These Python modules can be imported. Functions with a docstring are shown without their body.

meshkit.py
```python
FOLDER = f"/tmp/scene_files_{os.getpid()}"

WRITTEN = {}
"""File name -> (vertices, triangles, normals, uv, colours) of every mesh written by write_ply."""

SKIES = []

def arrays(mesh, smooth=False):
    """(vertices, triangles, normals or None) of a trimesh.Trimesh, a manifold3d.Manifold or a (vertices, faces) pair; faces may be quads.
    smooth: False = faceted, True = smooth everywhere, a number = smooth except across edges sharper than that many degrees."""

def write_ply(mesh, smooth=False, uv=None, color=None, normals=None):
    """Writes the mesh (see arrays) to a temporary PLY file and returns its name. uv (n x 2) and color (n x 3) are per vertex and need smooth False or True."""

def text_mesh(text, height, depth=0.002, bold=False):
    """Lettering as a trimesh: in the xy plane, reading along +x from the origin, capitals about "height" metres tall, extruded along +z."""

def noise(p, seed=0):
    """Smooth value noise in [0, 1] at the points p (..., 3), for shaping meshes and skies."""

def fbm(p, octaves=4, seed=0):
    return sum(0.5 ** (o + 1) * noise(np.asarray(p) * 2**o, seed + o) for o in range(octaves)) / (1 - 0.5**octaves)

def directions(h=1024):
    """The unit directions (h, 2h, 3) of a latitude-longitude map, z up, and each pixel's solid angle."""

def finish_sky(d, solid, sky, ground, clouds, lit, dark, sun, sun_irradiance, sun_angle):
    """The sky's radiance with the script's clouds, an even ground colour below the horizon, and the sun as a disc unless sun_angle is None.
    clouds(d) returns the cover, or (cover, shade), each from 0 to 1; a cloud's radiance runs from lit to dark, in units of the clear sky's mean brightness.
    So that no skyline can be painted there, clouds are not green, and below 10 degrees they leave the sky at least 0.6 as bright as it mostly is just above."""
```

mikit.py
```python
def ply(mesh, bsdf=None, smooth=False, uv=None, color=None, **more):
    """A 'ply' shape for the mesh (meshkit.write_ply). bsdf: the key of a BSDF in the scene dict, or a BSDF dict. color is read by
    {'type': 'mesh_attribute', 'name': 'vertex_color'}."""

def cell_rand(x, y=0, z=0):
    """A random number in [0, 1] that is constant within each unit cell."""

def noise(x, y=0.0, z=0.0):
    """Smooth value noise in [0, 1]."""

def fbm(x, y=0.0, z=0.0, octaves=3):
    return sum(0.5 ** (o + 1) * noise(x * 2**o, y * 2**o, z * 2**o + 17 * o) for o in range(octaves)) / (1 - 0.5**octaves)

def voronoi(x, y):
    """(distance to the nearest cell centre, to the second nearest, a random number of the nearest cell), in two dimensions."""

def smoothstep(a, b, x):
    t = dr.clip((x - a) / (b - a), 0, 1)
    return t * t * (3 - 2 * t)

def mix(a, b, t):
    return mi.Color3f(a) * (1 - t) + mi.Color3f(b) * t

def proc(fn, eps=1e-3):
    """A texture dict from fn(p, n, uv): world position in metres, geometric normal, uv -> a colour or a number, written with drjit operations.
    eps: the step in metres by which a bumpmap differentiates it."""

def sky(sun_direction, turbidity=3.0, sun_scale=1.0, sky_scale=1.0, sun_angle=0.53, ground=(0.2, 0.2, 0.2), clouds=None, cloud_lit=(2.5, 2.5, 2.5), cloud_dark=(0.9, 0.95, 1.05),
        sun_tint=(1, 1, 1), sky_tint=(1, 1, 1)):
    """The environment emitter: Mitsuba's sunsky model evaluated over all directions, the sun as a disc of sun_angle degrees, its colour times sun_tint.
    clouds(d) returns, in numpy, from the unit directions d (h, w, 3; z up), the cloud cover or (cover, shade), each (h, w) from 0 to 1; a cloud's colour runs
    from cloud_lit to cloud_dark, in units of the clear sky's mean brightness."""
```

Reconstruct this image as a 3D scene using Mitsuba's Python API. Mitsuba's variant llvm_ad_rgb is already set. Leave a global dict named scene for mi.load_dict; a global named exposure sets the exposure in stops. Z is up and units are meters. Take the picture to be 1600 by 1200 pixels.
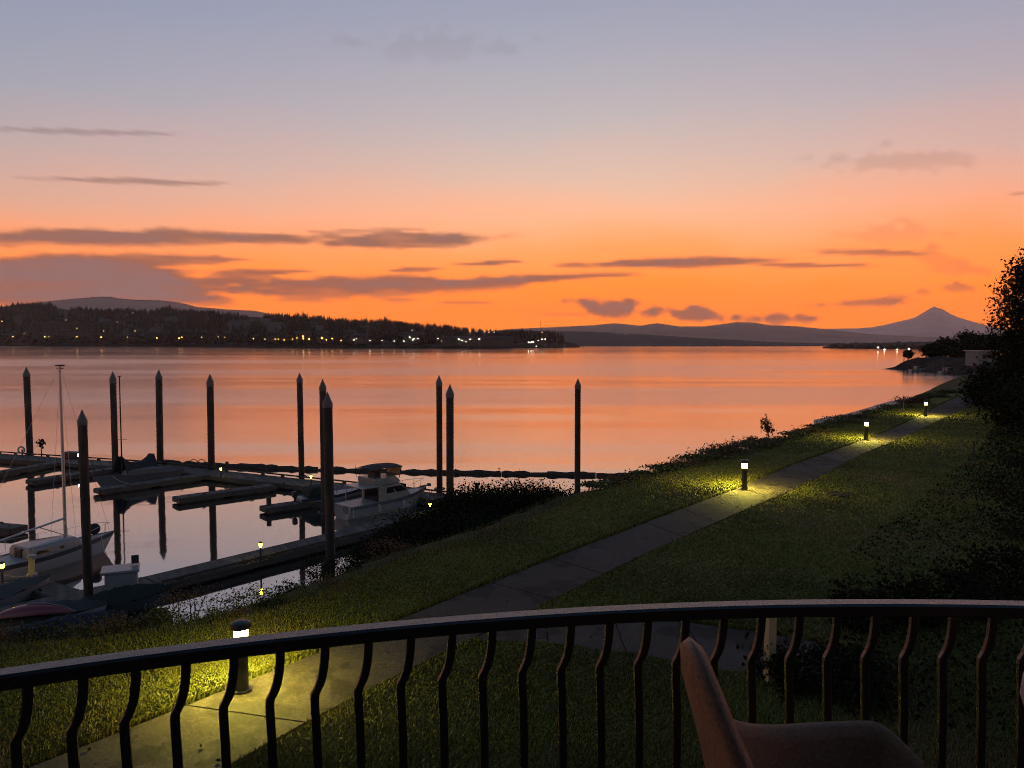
import math, random
import numpy as np, trimesh, shapely.geometry as sg
from shapely.ops import unary_union
import mitsuba as mi, drjit as dr, mikit, meshkit

T = mi.ScalarTransform4f
RNG = np.random.default_rng(7)
scene, labels = {}, {}

# ------------------------------------------------------------------ camera, sky, exposure
EYE = np.array([0.0, 0.0, 11.5])
F, HOR = 1200.0, 534.0                      # focal length and horizon row in 1600 x 1200 pixels
PIT = math.atan((600 - HOR) / F)
FWD = np.array([0, math.cos(PIT), -math.sin(PIT)])
UP = np.array([0, math.sin(PIT), math.cos(PIT)])
exposure = 0.15
HAZE = 2.5e-5
if HAZE:
    scene['haze_air'] = {'type': 'homogeneous', 'albedo': {'type': 'rgb', 'value': [0.96, 0.87, 0.81]}, 'sigma_t': HAZE, 'phase': {'type': 'hg', 'g': 0.7}}
scene['camera'] = {'type': 'perspective', 'fov': math.degrees(2 * math.atan(800 / F)), 'fov_axis': 'x', 'near_clip': 0.05, 'far_clip': 60000.0,
                   'to_world': T().look_at(origin=EYE.tolist(), target=(EYE + FWD).tolist(), up=[0, 0, 1])}
if HAZE:
    scene['camera']['medium'] = {'type': 'ref', 'id': 'haze_air'}

# cloud streaks: azimuth, elevation, half width, half height (degrees), density, tilt (degrees of elevation over the half width), raggedness
STREAKS = []


def streak(x, y, hw, hh, dens, tilt=0.0, rag=0.35):
    def ang(x, y):
        a = math.atan((x - 800) / F)
        return math.degrees(a), math.degrees(math.atan((HOR - y) / F * math.cos(a)))
    (a0, e0), (a1, e1), (_, e2), (_, e3) = ang(x - hw, y - tilt), ang(x + hw, y + tilt), ang(x, y - hh), ang(x, y + hh)
    STREAKS.append(((a0 + a1) / 2, (e2 + e3) / 2, (a1 - a0) / 2, (e2 - e3) / 2, dens, (e1 - e0) / 2, rag))


for s in [(150, 371, 350, 15, .92, 1), (420, 374, 90, 10, .7, 2), (640, 378, 172, 15, .92, -6), (40, 444, 300, 48, .95, 4, .3), (235, 408, 190, 12, .8, -3), (-220, 430, 260, 50, .9, 0), (60, 424, 280, 26, .95, 2, .3), (150, 462, 230, 17, .9, 0, .3), (330, 440, 150, 9, .8, -4), (700, 444, 190, 6, .6, -5),
          (250, 452, 120, 26, .9, 3), (540, 448, 350, 19, .92, -9), (880, 434, 125, 5, .85, -4), (410, 427, 85, 7, .8, -2), (645, 423, 50, 5.5, .75, -2), (766, 412, 58, 5, .85, -3),
          (1060, 412, 190, 10, .92, -5), (1270, 416, 100, 4, .8, 0), (1365, 396, 100, 5.5, .75, 1), (958, 481, 58, 18, .95, 6, .6), (1012, 489, 30, 8, .6, 2, .6), (1085, 491, 46, 15, .92, 3, .6),
          (1215, 499, 64, 10, .85, 2, .6), (1360, 474, 76, 7, .7, -3, .6), (1400, 466, 20, 7, .5, 0, .6), (1495, 450, 28, 9, .6, 0, .6), (1442, 457, 14, 6, .5, 0, .6), (130, 211, 190, 5.5, .38, 5),
          (215, 287, 160, 5.5, .55, 5), (1385, 256, 115, 22, .2, 0, .7), (1400, 365, 75, 18, .2, 0, .8), (1470, 410, 60, 16, .3, 14, .8), (1590, 305, 50, 4, .4, 0), (625, 470, 34, 3, .6, 0),
          (725, 474, 50, 3, .6, 0), (870, 491, 60, 3, .4, 1), (470, 470, 50, 4, .4, 0), (560, 363, 120, 4, .45, -3), (690, 85, 130, 26, .12, 0, .7), (1750, 440, 160, 20, .5, 0), (330, 470, 60, 12, .6, -2)]:
    streak(*s)


def clouds(d):
    az, el = np.degrees(np.arctan2(d[..., 0], d[..., 1])), np.degrees(np.arcsin(np.clip(d[..., 2], 0, 1)))
    wob = meshkit.fbm(np.stack([az / 9, el / 3.5, az * 0], -1), 4, 5) - 0.5
    # a thin veil lit from below by the coming sun: dense towards the horizon, thinning upwards
    veil = np.interp(el + 2.2 * wob, [0, 2, 4, 6.5, 9, 12, 16, 21, 30, 50], [.995, .99, .95, .80, .53, .31, .17, .11, .05, .02])
    veil *= np.interp(np.abs(az - 6), [0, 50, 100, 180], [1, 1, .55, .25])
    veil *= 1 - np.interp(az, [-34, -8], [.30, 0]) * np.interp(el, [5, 9], [0, 1])
    fine = meshkit.fbm(np.stack([az / 2.2, el / .42, az * 0 + 3], -1), 4, 2) - 0.5
    puff = meshkit.fbm(np.stack([az / .95, el / .62, az * 0 + 8], -1), 4, 9) - 0.5
    left = np.ones_like(az)
    for a, e, hw, hh, dens, tilt, rag in STREAKS:
        x = (az - a) / hw
        n = puff if rag > .45 else fine
        y = (el - e - tilt * x) / hh
        r = np.sqrt(x * x + y * y * (1 + 1.2 * np.minimum(x * x, 1))) + rag * 2.6 * n
        t = np.clip((1.12 - r) / .55, 0, 1)
        # thinner, brighter undersides and uneven cover
        left *= 1 - dens * t * t * (3 - 2 * t) * np.clip((1 - .38 * np.clip(-y - .1, 0, 1)) * (.96 + .7 * fine), 0, 1)
    # more such streaks all round the sky, outside the frame too
    more = np.clip((meshkit.fbm(np.stack([az / 24, el / 3.0, az * 0 + 21], -1), 4, 31) - .60) / .1, 0, 1) * np.interp(np.abs(az), [34, 44], [0, 1]) * np.interp(el, [1, 4, 14, 24], [.3, .8, .7, 0])
    dark = 1 - left * (1 - .8 * more)
    cover = 1 - (1 - veil) * (1 - dark)
    return cover, dark / np.maximum(cover, 1e-6)


SUN_AZ, SUN_EL = math.radians(6), math.radians(0.5)
SKY = 0.178
scene['sky'] = {**mikit.sky([math.sin(SUN_AZ) * math.cos(SUN_EL), math.cos(SUN_AZ) * math.cos(SUN_EL), math.sin(SUN_EL)], turbidity=2, sun_scale=0.0, sky_tint=(6.65, 13.3, 26.5),
                          ground=(.06, .06, .06), clouds=clouds, cloud_lit=(8.0, 1.54, .010), cloud_dark=(.80, .42, .39)), 'sampling_weight': 40.0}


# ------------------------------------------------------------------ helpers
def W(px, py, z):
    """The point of the horizontal plane z that stands at pixel (px, py) of the 1600 x 1200 photograph."""
    d = np.array([(px - 800) / F, 0, 0]) + (600 - py) / F * UP + FWD
    return EYE + d * ((z - EYE[2]) / d[2])


def WD(px, py, Y):
    d = np.array([(px - 800) / F, 0, 0]) + (600 - py) / F * UP + FWD
    return EYE + d * (Y / d[1])


NTH = ['first', 'second', 'third', 'fourth', 'fifth', 'sixth', 'seventh', 'eighth', 'ninth', 'tenth', 'eleventh', 'twelfth', 'thirteenth', 'fourteenth', 'fifteenth', 'sixteenth', 'seventeenth', 'eighteenth', 'nineteenth', 'twentieth']
NTH += [f'twenty {n}' for n in NTH[:9]] + ['thirtieth'] + [f'thirty {n}' for n in NTH[:9]]


def nth(i):
    return f'{NTH[i]} from the left'


COUNT = {}


def numbered(name):
    n = COUNT.get(name, 0)
    COUNT[name] = n + 1
    return name if n == 0 else f'{name}_{n:03d}'


def thing(name, label, cat, group=None, kind=None):
    key = numbered(name)
    labels[key] = {'label': label}
    if cat:
        labels[key]['category'] = cat
    if group:
        labels[key]['group'] = group
    if kind:
        labels[key]['kind'] = kind
    return key


def put(key, mesh, mat, smooth=False, **kw):
    scene[key] = mikit.ply(mesh, mat, smooth, **kw)
    return key


def part(t, name, mesh, mat, smooth=False, label=None, kind=None, **kw):
    key = numbered(f'{t}__{name}')
    put(key, mesh, mat, smooth, **kw)
    if label or kind:
        labels[key] = {k: v for k, v in (('label', label), ('kind', kind)) if v}
    return key


def struct(name, label, mesh, mat, smooth=False):
    key = numbered(name)
    labels[key] = {'label': label, 'kind': 'structure'}
    return put(key, mesh, mat, smooth)


def cat(ms):
    vs, fs, n = [], [], 0
    for m in ms:
        v, f = (np.asarray(m.vertices), np.asarray(m.faces)) if hasattr(m, 'vertices') else m
        vs.append(v); fs.append(np.asarray(f) + n); n += len(v)
    return trimesh.Trimesh(np.vstack(vs), np.vstack(fs), process=False)


def box(c, s, rz=0.0, bev=0.0):
    if bev:
        x, y, z = np.array(s) / 2
        pts = [[sx * (x - bx), sy * (y - by), sz * (z - bz)] for sx in (-1, 1) for sy in (-1, 1) for sz in (-1, 1) for bx, by, bz in ((bev, bev, 0), (bev, 0, bev), (0, bev, bev))]
        m = trimesh.convex.convex_hull(np.array(pts))
    else:
        m = trimesh.creation.box(s)
    return mv(m, c, rz)


def mv(m, c, rz=0.0):
    v = np.array(m.vertices)
    ca, sa = math.cos(rz), math.sin(rz)
    v = np.stack([v[:, 0] * ca - v[:, 1] * sa, v[:, 0] * sa + v[:, 1] * ca, v[:, 2]], 1) + np.asarray(c)
    return trimesh.Trimesh(v, np.array(m.faces), process=False)


def tube(p, r, sides=8, caps=True):
    p = np.asarray(p, float)
    r = np.broadcast_to(np.asarray(r, float), (len(p),))
    t = np.gradient(p, axis=0)
    t /= np.linalg.norm(t, axis=1, keepdims=True) + 1e-12
    ref = np.where(np.abs(t[:, 2:]) < .9, [[0, 0, 1.0]], [[1.0, 0, 0]])
    if np.abs(t[:, 2]).max() > .85:
        ref = np.tile([[0, 1.0, 0]], (len(p), 1)) if np.abs(t[:, 1]).max() < .9 else ref
    a = np.cross(t, ref); a /= np.linalg.norm(a, axis=1, keepdims=True) + 1e-12
    b = np.cross(t, a)
    an = (np.arange(sides) + .5) * 2 * np.pi / sides
    v = (p[:, None] + r[:, None, None] * (np.cos(an)[None, :, None] * a[:, None] + np.sin(an)[None, :, None] * b[:, None])).reshape(-1, 3)
    i, j = np.meshgrid(np.arange(len(p) - 1), np.arange(sides), indexing='ij')
    q = np.stack([i * sides + j, i * sides + (j + 1) % sides, (i + 1) * sides + (j + 1) % sides, (i + 1) * sides + j], -1).reshape(-1, 4)
    f = np.vstack([q[:, [0, 1, 2]], q[:, [0, 2, 3]]])
    if caps:
        n = len(v)
        v = np.vstack([v, p[0], p[-1]])
        k = np.arange(sides)
        f = np.vstack([f, np.stack([k * 0 + n, (k + 1) % sides, k], 1), np.stack([k * 0 + n + 1, k + n - sides, (k + 1) % sides + n - sides], 1)])
    m = trimesh.Trimesh(v, f, process=False)
    if m.volume < 0:
        m.invert()
    return m


def lathe(prof, sides=20, c=(0, 0, 0)):
    """prof: (radius, z) from the bottom up."""
    r, z = np.array(prof, float).T
    return tube(np.stack([r * 0, r * 0, z + np.arange(len(z)) * 1e-6], 1), np.maximum(r, 1e-4), sides) if False else _lathe(r, z, sides, c)


def _lathe(r, z, sides, c):
    an = np.arange(sides) * 2 * np.pi / sides
    v = np.stack([r[:, None] * np.cos(an), r[:, None] * np.sin(an), np.broadcast_to(z[:, None], (len(z), sides))], -1).reshape(-1, 3) + np.asarray(c)
    i, j = np.meshgrid(np.arange(len(z) - 1), np.arange(sides), indexing='ij')
    q = np.stack([i * sides + j, i * sides + (j + 1) % sides, (i + 1) * sides + (j + 1) % sides, (i + 1) * sides + j], -1).reshape(-1, 4)
    f = [q[:, [0, 1, 2]], q[:, [0, 2, 3]]]
    n, k = len(v), np.arange(sides)
    v = np.vstack([v, [[c[0], c[1], c[2] + z[0]], [c[0], c[1], c[2] + z[-1]]]])
    f += [np.stack([k * 0 + n, (k + 1) % sides, k], 1), np.stack([k * 0 + n + 1, k + n - sides, (k + 1) % sides + n - sides], 1)]
    return trimesh.Trimesh(v, np.vstack(f), process=False)


def prism(poly, z0, z1):
    ps = getattr(poly, 'geoms', [poly])
    out = []
    for p in ps:
        if p.area > 1e-5:
            m = trimesh.creation.extrude_polygon(p, z1 - z0, engine='earcut')
            m.apply_translation([0, 0, z0]); out.append(m)
    return cat(out)


def grid(P):
    """P (n, m, 3) -> mesh with its front towards the left-hand side of i x j."""
    n, m = P.shape[:2]
    i, j = np.meshgrid(np.arange(n - 1), np.arange(m - 1), indexing='ij')
    a = i * m + j
    q = np.stack([a, a + 1, a + m + 1, a + m], -1).reshape(-1, 4)
    return trimesh.Trimesh(P.reshape(-1, 3), np.vstack([q[:, [0, 1, 2]], q[:, [0, 2, 3]]]), process=False)


def leaves(centres, size, rng, aspect=.55, flat=0.0):
    """One bent four-cornered leaf per centre."""
    n = len(centres)
    a = rng.normal(size=(n, 3)); a[:, 2] = a[:, 2] * (1 - flat) + .2
    a /= np.linalg.norm(a, axis=1, keepdims=True)
    b = np.cross(a, rng.normal(size=(n, 3))); b /= np.linalg.norm(b, axis=1, keepdims=True) + 1e-9
    s = size * rng.uniform(.6, 1.35, (n, 1))
    v = np.stack([centres - a * s, centres + b * s * aspect, centres + a * s, centres - b * s * aspect], 1).reshape(-1, 3)
    i = np.arange(n)[:, None] * 4
    return trimesh.Trimesh(v, np.vstack([i + [0, 1, 2], i + [0, 2, 3]]), process=False)


def clumps(c, r, n, k, rng, spread=.24, shell=.75):
    """n leaf centres in k clumps through an ellipsoid."""
    d = rng.normal(size=(k, 3)); d /= np.linalg.norm(d, axis=1, keepdims=True)
    d *= (rng.uniform(0, 1, (k, 1)) ** (1 / 3)) * (1 - shell) + shell * rng.uniform(.55, 1, (k, 1))
    w = rng.integers(0, k, n)
    sz = rng.uniform(.6, 1.4, k)
    return np.asarray(c) + (d[w] + rng.normal(size=(n, 3)) * spread * sz[w][:, None]) * np.asarray(r)


# ------------------------------------------------------------------ materials
def rgb(c):
    return {'type': 'rgb', 'value': list(c)}


def mat(name, color, rough=.6, spec=.3, two=True, bump=None, scale=1.0, **kw):
    m = {'type': 'principled', 'base_color': mikit.proc(color) if callable(color) else rgb(color), 'roughness': mikit.proc(rough) if callable(rough) else rough, 'specular': spec, **kw}
    if bump is not None:
        m = {'type': 'bumpmap', 'arbitrary': mikit.proc(bump[0], bump[1]), 'scale': scale, 'bsdf': m}
    scene[name] = {'type': 'twosided', 'bsdf': m} if two else m
    return name


mix, fbm, noise, ss = mikit.mix, mikit.fbm, mikit.noise, mikit.smoothstep
mat('m_soil', (.035, .028, .018), .9, .1)
mat('m_lawn', lambda p, n, uv: mix(mix((.058, .064, .014), (.115, .100, .026), fbm(p.x * .55, p.y * .55, 0, 4)), (.16, .12, .045), ss(.60, .8, fbm(p.x * .23 + 9, p.y * .23, 4, 3)) * .6) * (.6 + .8 * noise(p.x * 21, p.y * 21, 2)), .95, .08)
mat('m_blade', lambda p, n, uv: mix(mix((.060, .080, .012), (.150, .120, .030), fbm(p.x * .7, p.y * .7, 1, 4)), (.17, .12, .05), .7 * ss(.56, .74, fbm(p.x * .35 + 4, p.y * .35, 7, 4))) * (.6 + .8 * noise(p.x * .5, p.y * .5, 9)), .55, .25)
mat('m_reed', (.075, .072, .022), .6, .2)
mat('m_concrete', lambda p, n, uv: mix((.15, .14, .125), (.24, .225, .20), fbm(p.x * 1.3, p.y * 1.3, 3, 4)) * (.82 + .36 * noise(p.x * 45, p.y * 45)), .8, .2)
mat('m_path', lambda p, n, uv: mix((.036, .027, .021), (.068, .053, .042), fbm(p.x * .9, p.y * .9, 3, 5)) * (.66 + .6 * noise(p.x * 38, p.y * 38)) * (1 - .45 * ss(.56, .68, fbm(p.x * 1.7 + 7, p.y * 1.7, 1, 4))), .85, .2)
mat('m_asphalt', lambda p, n, uv: mix((.070, .062, .064), (.105, .094, .096), fbm(p.x * 1.1, p.y * 1.1, 3, 4)) * (.75 + .5 * noise(p.x * 40, p.y * 40)), .85, .2)
mat('m_bank', lambda p, n, uv: mix((.03, .035, .012), (.075, .06, .03), fbm(p.x * .8, p.y * .8, p.z * .8, 4)), .95, .1)
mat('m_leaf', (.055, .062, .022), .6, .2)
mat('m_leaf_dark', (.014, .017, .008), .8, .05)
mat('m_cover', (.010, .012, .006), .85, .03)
mat('m_leaf_red', (.075, .045, .022), .6, .2)
mat('m_bark', (.05, .04, .03), .9, .1)
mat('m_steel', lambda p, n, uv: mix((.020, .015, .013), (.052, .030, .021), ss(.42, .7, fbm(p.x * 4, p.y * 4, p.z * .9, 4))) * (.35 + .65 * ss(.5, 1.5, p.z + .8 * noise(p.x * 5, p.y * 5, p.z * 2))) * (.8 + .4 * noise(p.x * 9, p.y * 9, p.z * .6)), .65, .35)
mat('m_cap', (.075, .07, .068), .5, .4)
mat('m_deck', lambda p, n, uv: mix((.060, .052, .046), (.105, .092, .080), noise(mi.Float(p.x * .85 + p.y * .5) * 6.6, 3, 1)) * (.8 + .4 * fbm(p.x * 2, p.y * 2, 0, 3)), .85, .15)
mat('m_timber', lambda p, n, uv: mix((.045, .036, .03), (.085, .07, .055), fbm(p.x * 2, p.y * 2, p.z * 5, 3)), .85, .15)
mat('m_log', lambda p, n, uv: mix((.03, .024, .02), (.07, .05, .04), fbm(p.x * 3, p.y * 3, p.z * 8, 3)), .9, .15)
mat('m_white', (.19, .186, .18), .35, .5)
mat('m_offwhite', (.19, .19, .19), .45, .5)
mat('m_grey', (.085, .085, .09), .5, .4)
mat('m_dark', (.025, .025, .028), .5, .4)
mat('m_glassdark', (.012, .012, .015), .12, .5)
mat('m_farpane', (.012, .012, .015), .7, .2)
mat('m_canvas_blue', (.018, .026, .034), .8, .2)
mat('m_canvas_brown', (.05, .042, .038), .85, .2)
mat('m_canvas_grey', (.05, .052, .05), .85, .2)
mat('m_canvas_green', (.02, .027, .022), .85, .2)
mat('m_red', (.15, .015, .018), .3, .5, clearcoat=.5)
mat('m_alu', (.45, .45, .46), .35, .5, metallic=.8)
mat('m_tan', (.42, .33, .17), .7, .3)
mat('m_rail', (.007, .007, .007), .33, .6, clearcoat=.25, bump=(lambda p, n, uv: fbm(p.x * 60, p.y * 60, p.z * 60, 2), 4e-4), scale=.0006)
mat('m_wicker', lambda p, n, uv: mix((.17, .095, .052), (.26, .155, .09), fbm(p.x * 9, p.y * 9, p.z * 9, 3)) * (.75 + .5 * noise(p.x * 150, p.y * 150, p.z * 150)), .6, .3, bump=(lambda p, n, uv: dr.sin(p.z * 420) * dr.sin((p.x + 1.3 * p.y) * 300), 5e-4), scale=.0003)
mat('m_pink', (.40, .29, .26), .5, .3)
mat('m_black', (.02, .02, .02), .4, .4)
mat('m_forest', lambda p, n, uv: mix((.012, .013, .012), (.030, .030, .024), fbm(p.x * .02, p.y * .02, p.z * .03, 3)), .95, .05)
mat('m_shorewood', lambda p, n, uv: mix((.010, .010, .008), (.024, .022, .017), fbm(p.x * .04, p.y * .04, p.z * .05, 3)), .95, .05)
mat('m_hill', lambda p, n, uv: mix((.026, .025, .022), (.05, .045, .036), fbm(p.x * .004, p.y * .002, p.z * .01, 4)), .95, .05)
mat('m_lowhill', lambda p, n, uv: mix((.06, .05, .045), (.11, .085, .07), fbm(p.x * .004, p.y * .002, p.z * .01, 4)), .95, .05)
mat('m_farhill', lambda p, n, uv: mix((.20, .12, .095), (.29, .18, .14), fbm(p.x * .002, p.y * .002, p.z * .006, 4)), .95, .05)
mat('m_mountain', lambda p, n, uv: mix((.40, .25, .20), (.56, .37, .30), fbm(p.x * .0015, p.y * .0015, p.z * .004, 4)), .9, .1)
mat('m_rock', lambda p, n, uv: mix((.018, .014, .012), (.05, .04, .032), fbm(p.x * .5, p.y * .5, p.z * .8, 3)), .95, .1)
mat('m_sand', (.14, .11, .09), .5, .4)
mat('m_wall', (.16, .15, .145), .8, .2)
mat('m_farwall', (.032, .030, .030), .8, .2)
mat('m_farroof', (.04, .035, .035), .8, .2)


def ripple(p, n, uv):
    """Height of the water in metres: long soft swells and wind ripples on the river, almost none inside the log boom."""
    boom = ss(60, 74, p.y + .1 * p.x)
    wind = .35 + .9 * ss(.42, .62, fbm(p.x * .004 + 3, p.y * .016, 1, 3))
    far = 1 - .85 * ss(350, 900, p.y)
    river = far * .055 * fbm(p.x * .22, p.y * .55, 0, 3) * wind + far * .16 * noise(p.x * .03, p.y * .09, 5)
    calm = .0045 * fbm(p.x * .5, p.y * .9, 2, 2)
    return calm * (1 - boom) + river * boom


def water_rough(p, n, uv):
    boom = ss(60, 80, p.y + .1 * p.x)
    band = ss(.42, .60, fbm(p.x * .0035 + 3, p.y * .018, 1, 3))
    far = 1 - .62 * ss(350, 900, p.y)
    return .04 + boom * far * (.115 + .065 * band)


# dark water under a silvery calm skin: mostly dielectric, part mirror
_rough = mikit.proc(water_rough)
scene['m_water'] = {'type': 'bumpmap', 'arbitrary': mikit.proc(ripple, .05), 'scale': 1.0, 'bsdf': {'type': 'blendbsdf', 'weight': .66,
                    'a': {'type': 'principled', 'base_color': rgb((.016, .018, .019)), 'roughness': _rough, 'specular': .6},
                    'b': {'type': 'principled', 'base_color': rgb((.62, .60, .60)), 'roughness': _rough, 'metallic': 1.0}}}


def emitter(c, s, w):
    return {'type': 'area', 'radiance': rgb([x * s for x in c]), 'sampling_weight': w}


# ------------------------------------------------------------------ river and the land round it
LAWN = EYE[2] - 5.2
xs = np.array([-12000, -3000, -600, -150, -50, 0, 50, 150, 600, 3000, 13000.0])
ys = np.array([-180, -40, 20, 60, 100, 200, 500, 1200, 3000, 16000.0])
P = np.stack([*np.meshgrid(xs, ys, indexing='ij')] + [np.zeros((len(xs), len(ys)))], -1)
struct('river', 'wide calm river mirroring the orange sunrise sky', grid(P[:, ::-1]), 'm_water')

CREST = [(0, 1010), (150, 998), (300, 979), (420, 955), (500, 926), (570, 895), (650, 866), (750, 838), (850, 800), (900, 776), (1000, 751), (1100, 724), (1200, 697), (1300, 668), (1400, 639), (1440, 626), (1500, 611)]
crest = np.array([[-60, -40], [-34, -8], [-16, 8.6]] + [W(x, y, LAWN)[:2].tolist() for x, y in CREST] + [[66, 108], [92, 150]])


def seg_dist(q, line):
    """Signed distance of the points q (n, 2) to the polyline, positive on its left (the river side)."""
    best, sign = np.full(len(q), 1e9), np.ones(len(q))
    for a, b in zip(line[:-1], line[1:]):
        ab = b - a
        t = np.clip(((q - a) @ ab) / (ab @ ab), 0, 1)
        e = q - (a + t[:, None] * ab)
        d = np.hypot(*e.T)
        s = ab[0] * (q[:, 1] - a[1]) - ab[1] * (q[:, 0] - a[0])
        m = d < best - 1e-9
        best[m], sign[m] = d[m], np.where(s[m] > 0, 1, -1)
    return best * sign


gx, gy = np.arange(-60, 96, .8), np.arange(-40, 152, .8)
G = np.stack(np.meshgrid(gx, gy, indexing='ij'), -1).reshape(-1, 2)
sd = seg_dist(G, crest)
lump = meshkit.fbm(np.c_[G * .5, G[:, :1] * 0], 3, 4) - .5
def bank_h(d):
    return LAWN - .09 - np.where(d > -.2, np.minimum((np.maximum(d, 0) * .16 + np.maximum(d - 1.2, 0) * .36), 8.5), 0)
z = bank_h(sd) + lump * np.clip(sd / 3, 0, .5)
P = np.c_[G, z].reshape(len(gx), len(gy), 3)
struct('riverbank', 'dark overgrown bank sloping from the lawn down to the river', grid(P[:, ::-1]), 'm_bank', True)

EDGE_L = [(215, 1131), (275, 1107), (335, 1086), (400, 1059), (490, 1024), (537, 1006), (612, 970), (800, 897), (1000, 820), (1075, 790), (1154, 764), (1225, 730), (1337, 692), (1375, 678), (1431, 653), (1469, 632), (1500, 618)]
EDGE_R = [(482, 1122), (525, 1097), (607, 1062), (660, 1035), (725, 1004), (800, 966), (862, 940), (900, 919), (962, 887), (1012, 862), (1112, 820), (1157, 799), (1236, 767), (1352, 707), (1409, 685), (1484, 649), (1530, 628)]
el = np.array([W(x, y, LAWN)[:2] for x, y in EDGE_L])
er = np.array([W(x, y, LAWN)[:2] for x, y in EDGE_R])


def resample(l, n):
    s = np.r_[0, np.cumsum(np.hypot(*np.diff(l, axis=0).T))]
    t = np.linspace(0, s[-1], n)
    c = np.stack([np.interp(t, s, l[:, k]) for k in (0, 1)], 1)
    for _ in range(3):
        c[1:-1] = (c[:-2] + 2 * c[1:-1] + c[2:]) / 4
    return c


nseg = 60
el = np.vstack([el[0] + (el[0] - el[1]) * 3, el]); er = np.vstack([er[0] + (er[0] - er[1]) * 4, er])
pl, pr = resample(el, nseg), resample(er, nseg)
footpath = sg.Polygon(np.vstack([pl, pr[::-1]])).buffer(0)
side = sg.Polygon([W(*q, LAWN)[:2] for q in [(700, 985), (860, 958), (1015, 969), (1075, 972), (1130, 980), (1185, 987), (1260, 1000), (1340, 1020), (1340, 1075), (1200, 1058), (1122, 1046), (1050, 1032), (995, 1022), (930, 1015), (882, 1007), (830, 1002), (760, 1002)]]).buffer(.25).buffer(-.25)
side = side.difference(footpath.buffer(.015))
paved = footpath.union(side)
crest_poly = sg.Polygon(np.vstack([crest, [[95, 150], [95, -40]]]))
lawn_poly = crest_poly.buffer(-.15).difference(paved.buffer(.12)).intersection(sg.box(-60, -38, 94, 150))
# the lawn: a sheet a few centimetres above the soil with its own edge, gently uneven
tri = []
struct('lawn', 'mown lawn sloping nowhere between the river bank and the houses', prism(lawn_poly, LAWN - .07, LAWN + .035), 'm_lawn')
labels['lawn']['label'] = 'wide flat mown lawn on both sides of the footpath'

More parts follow.
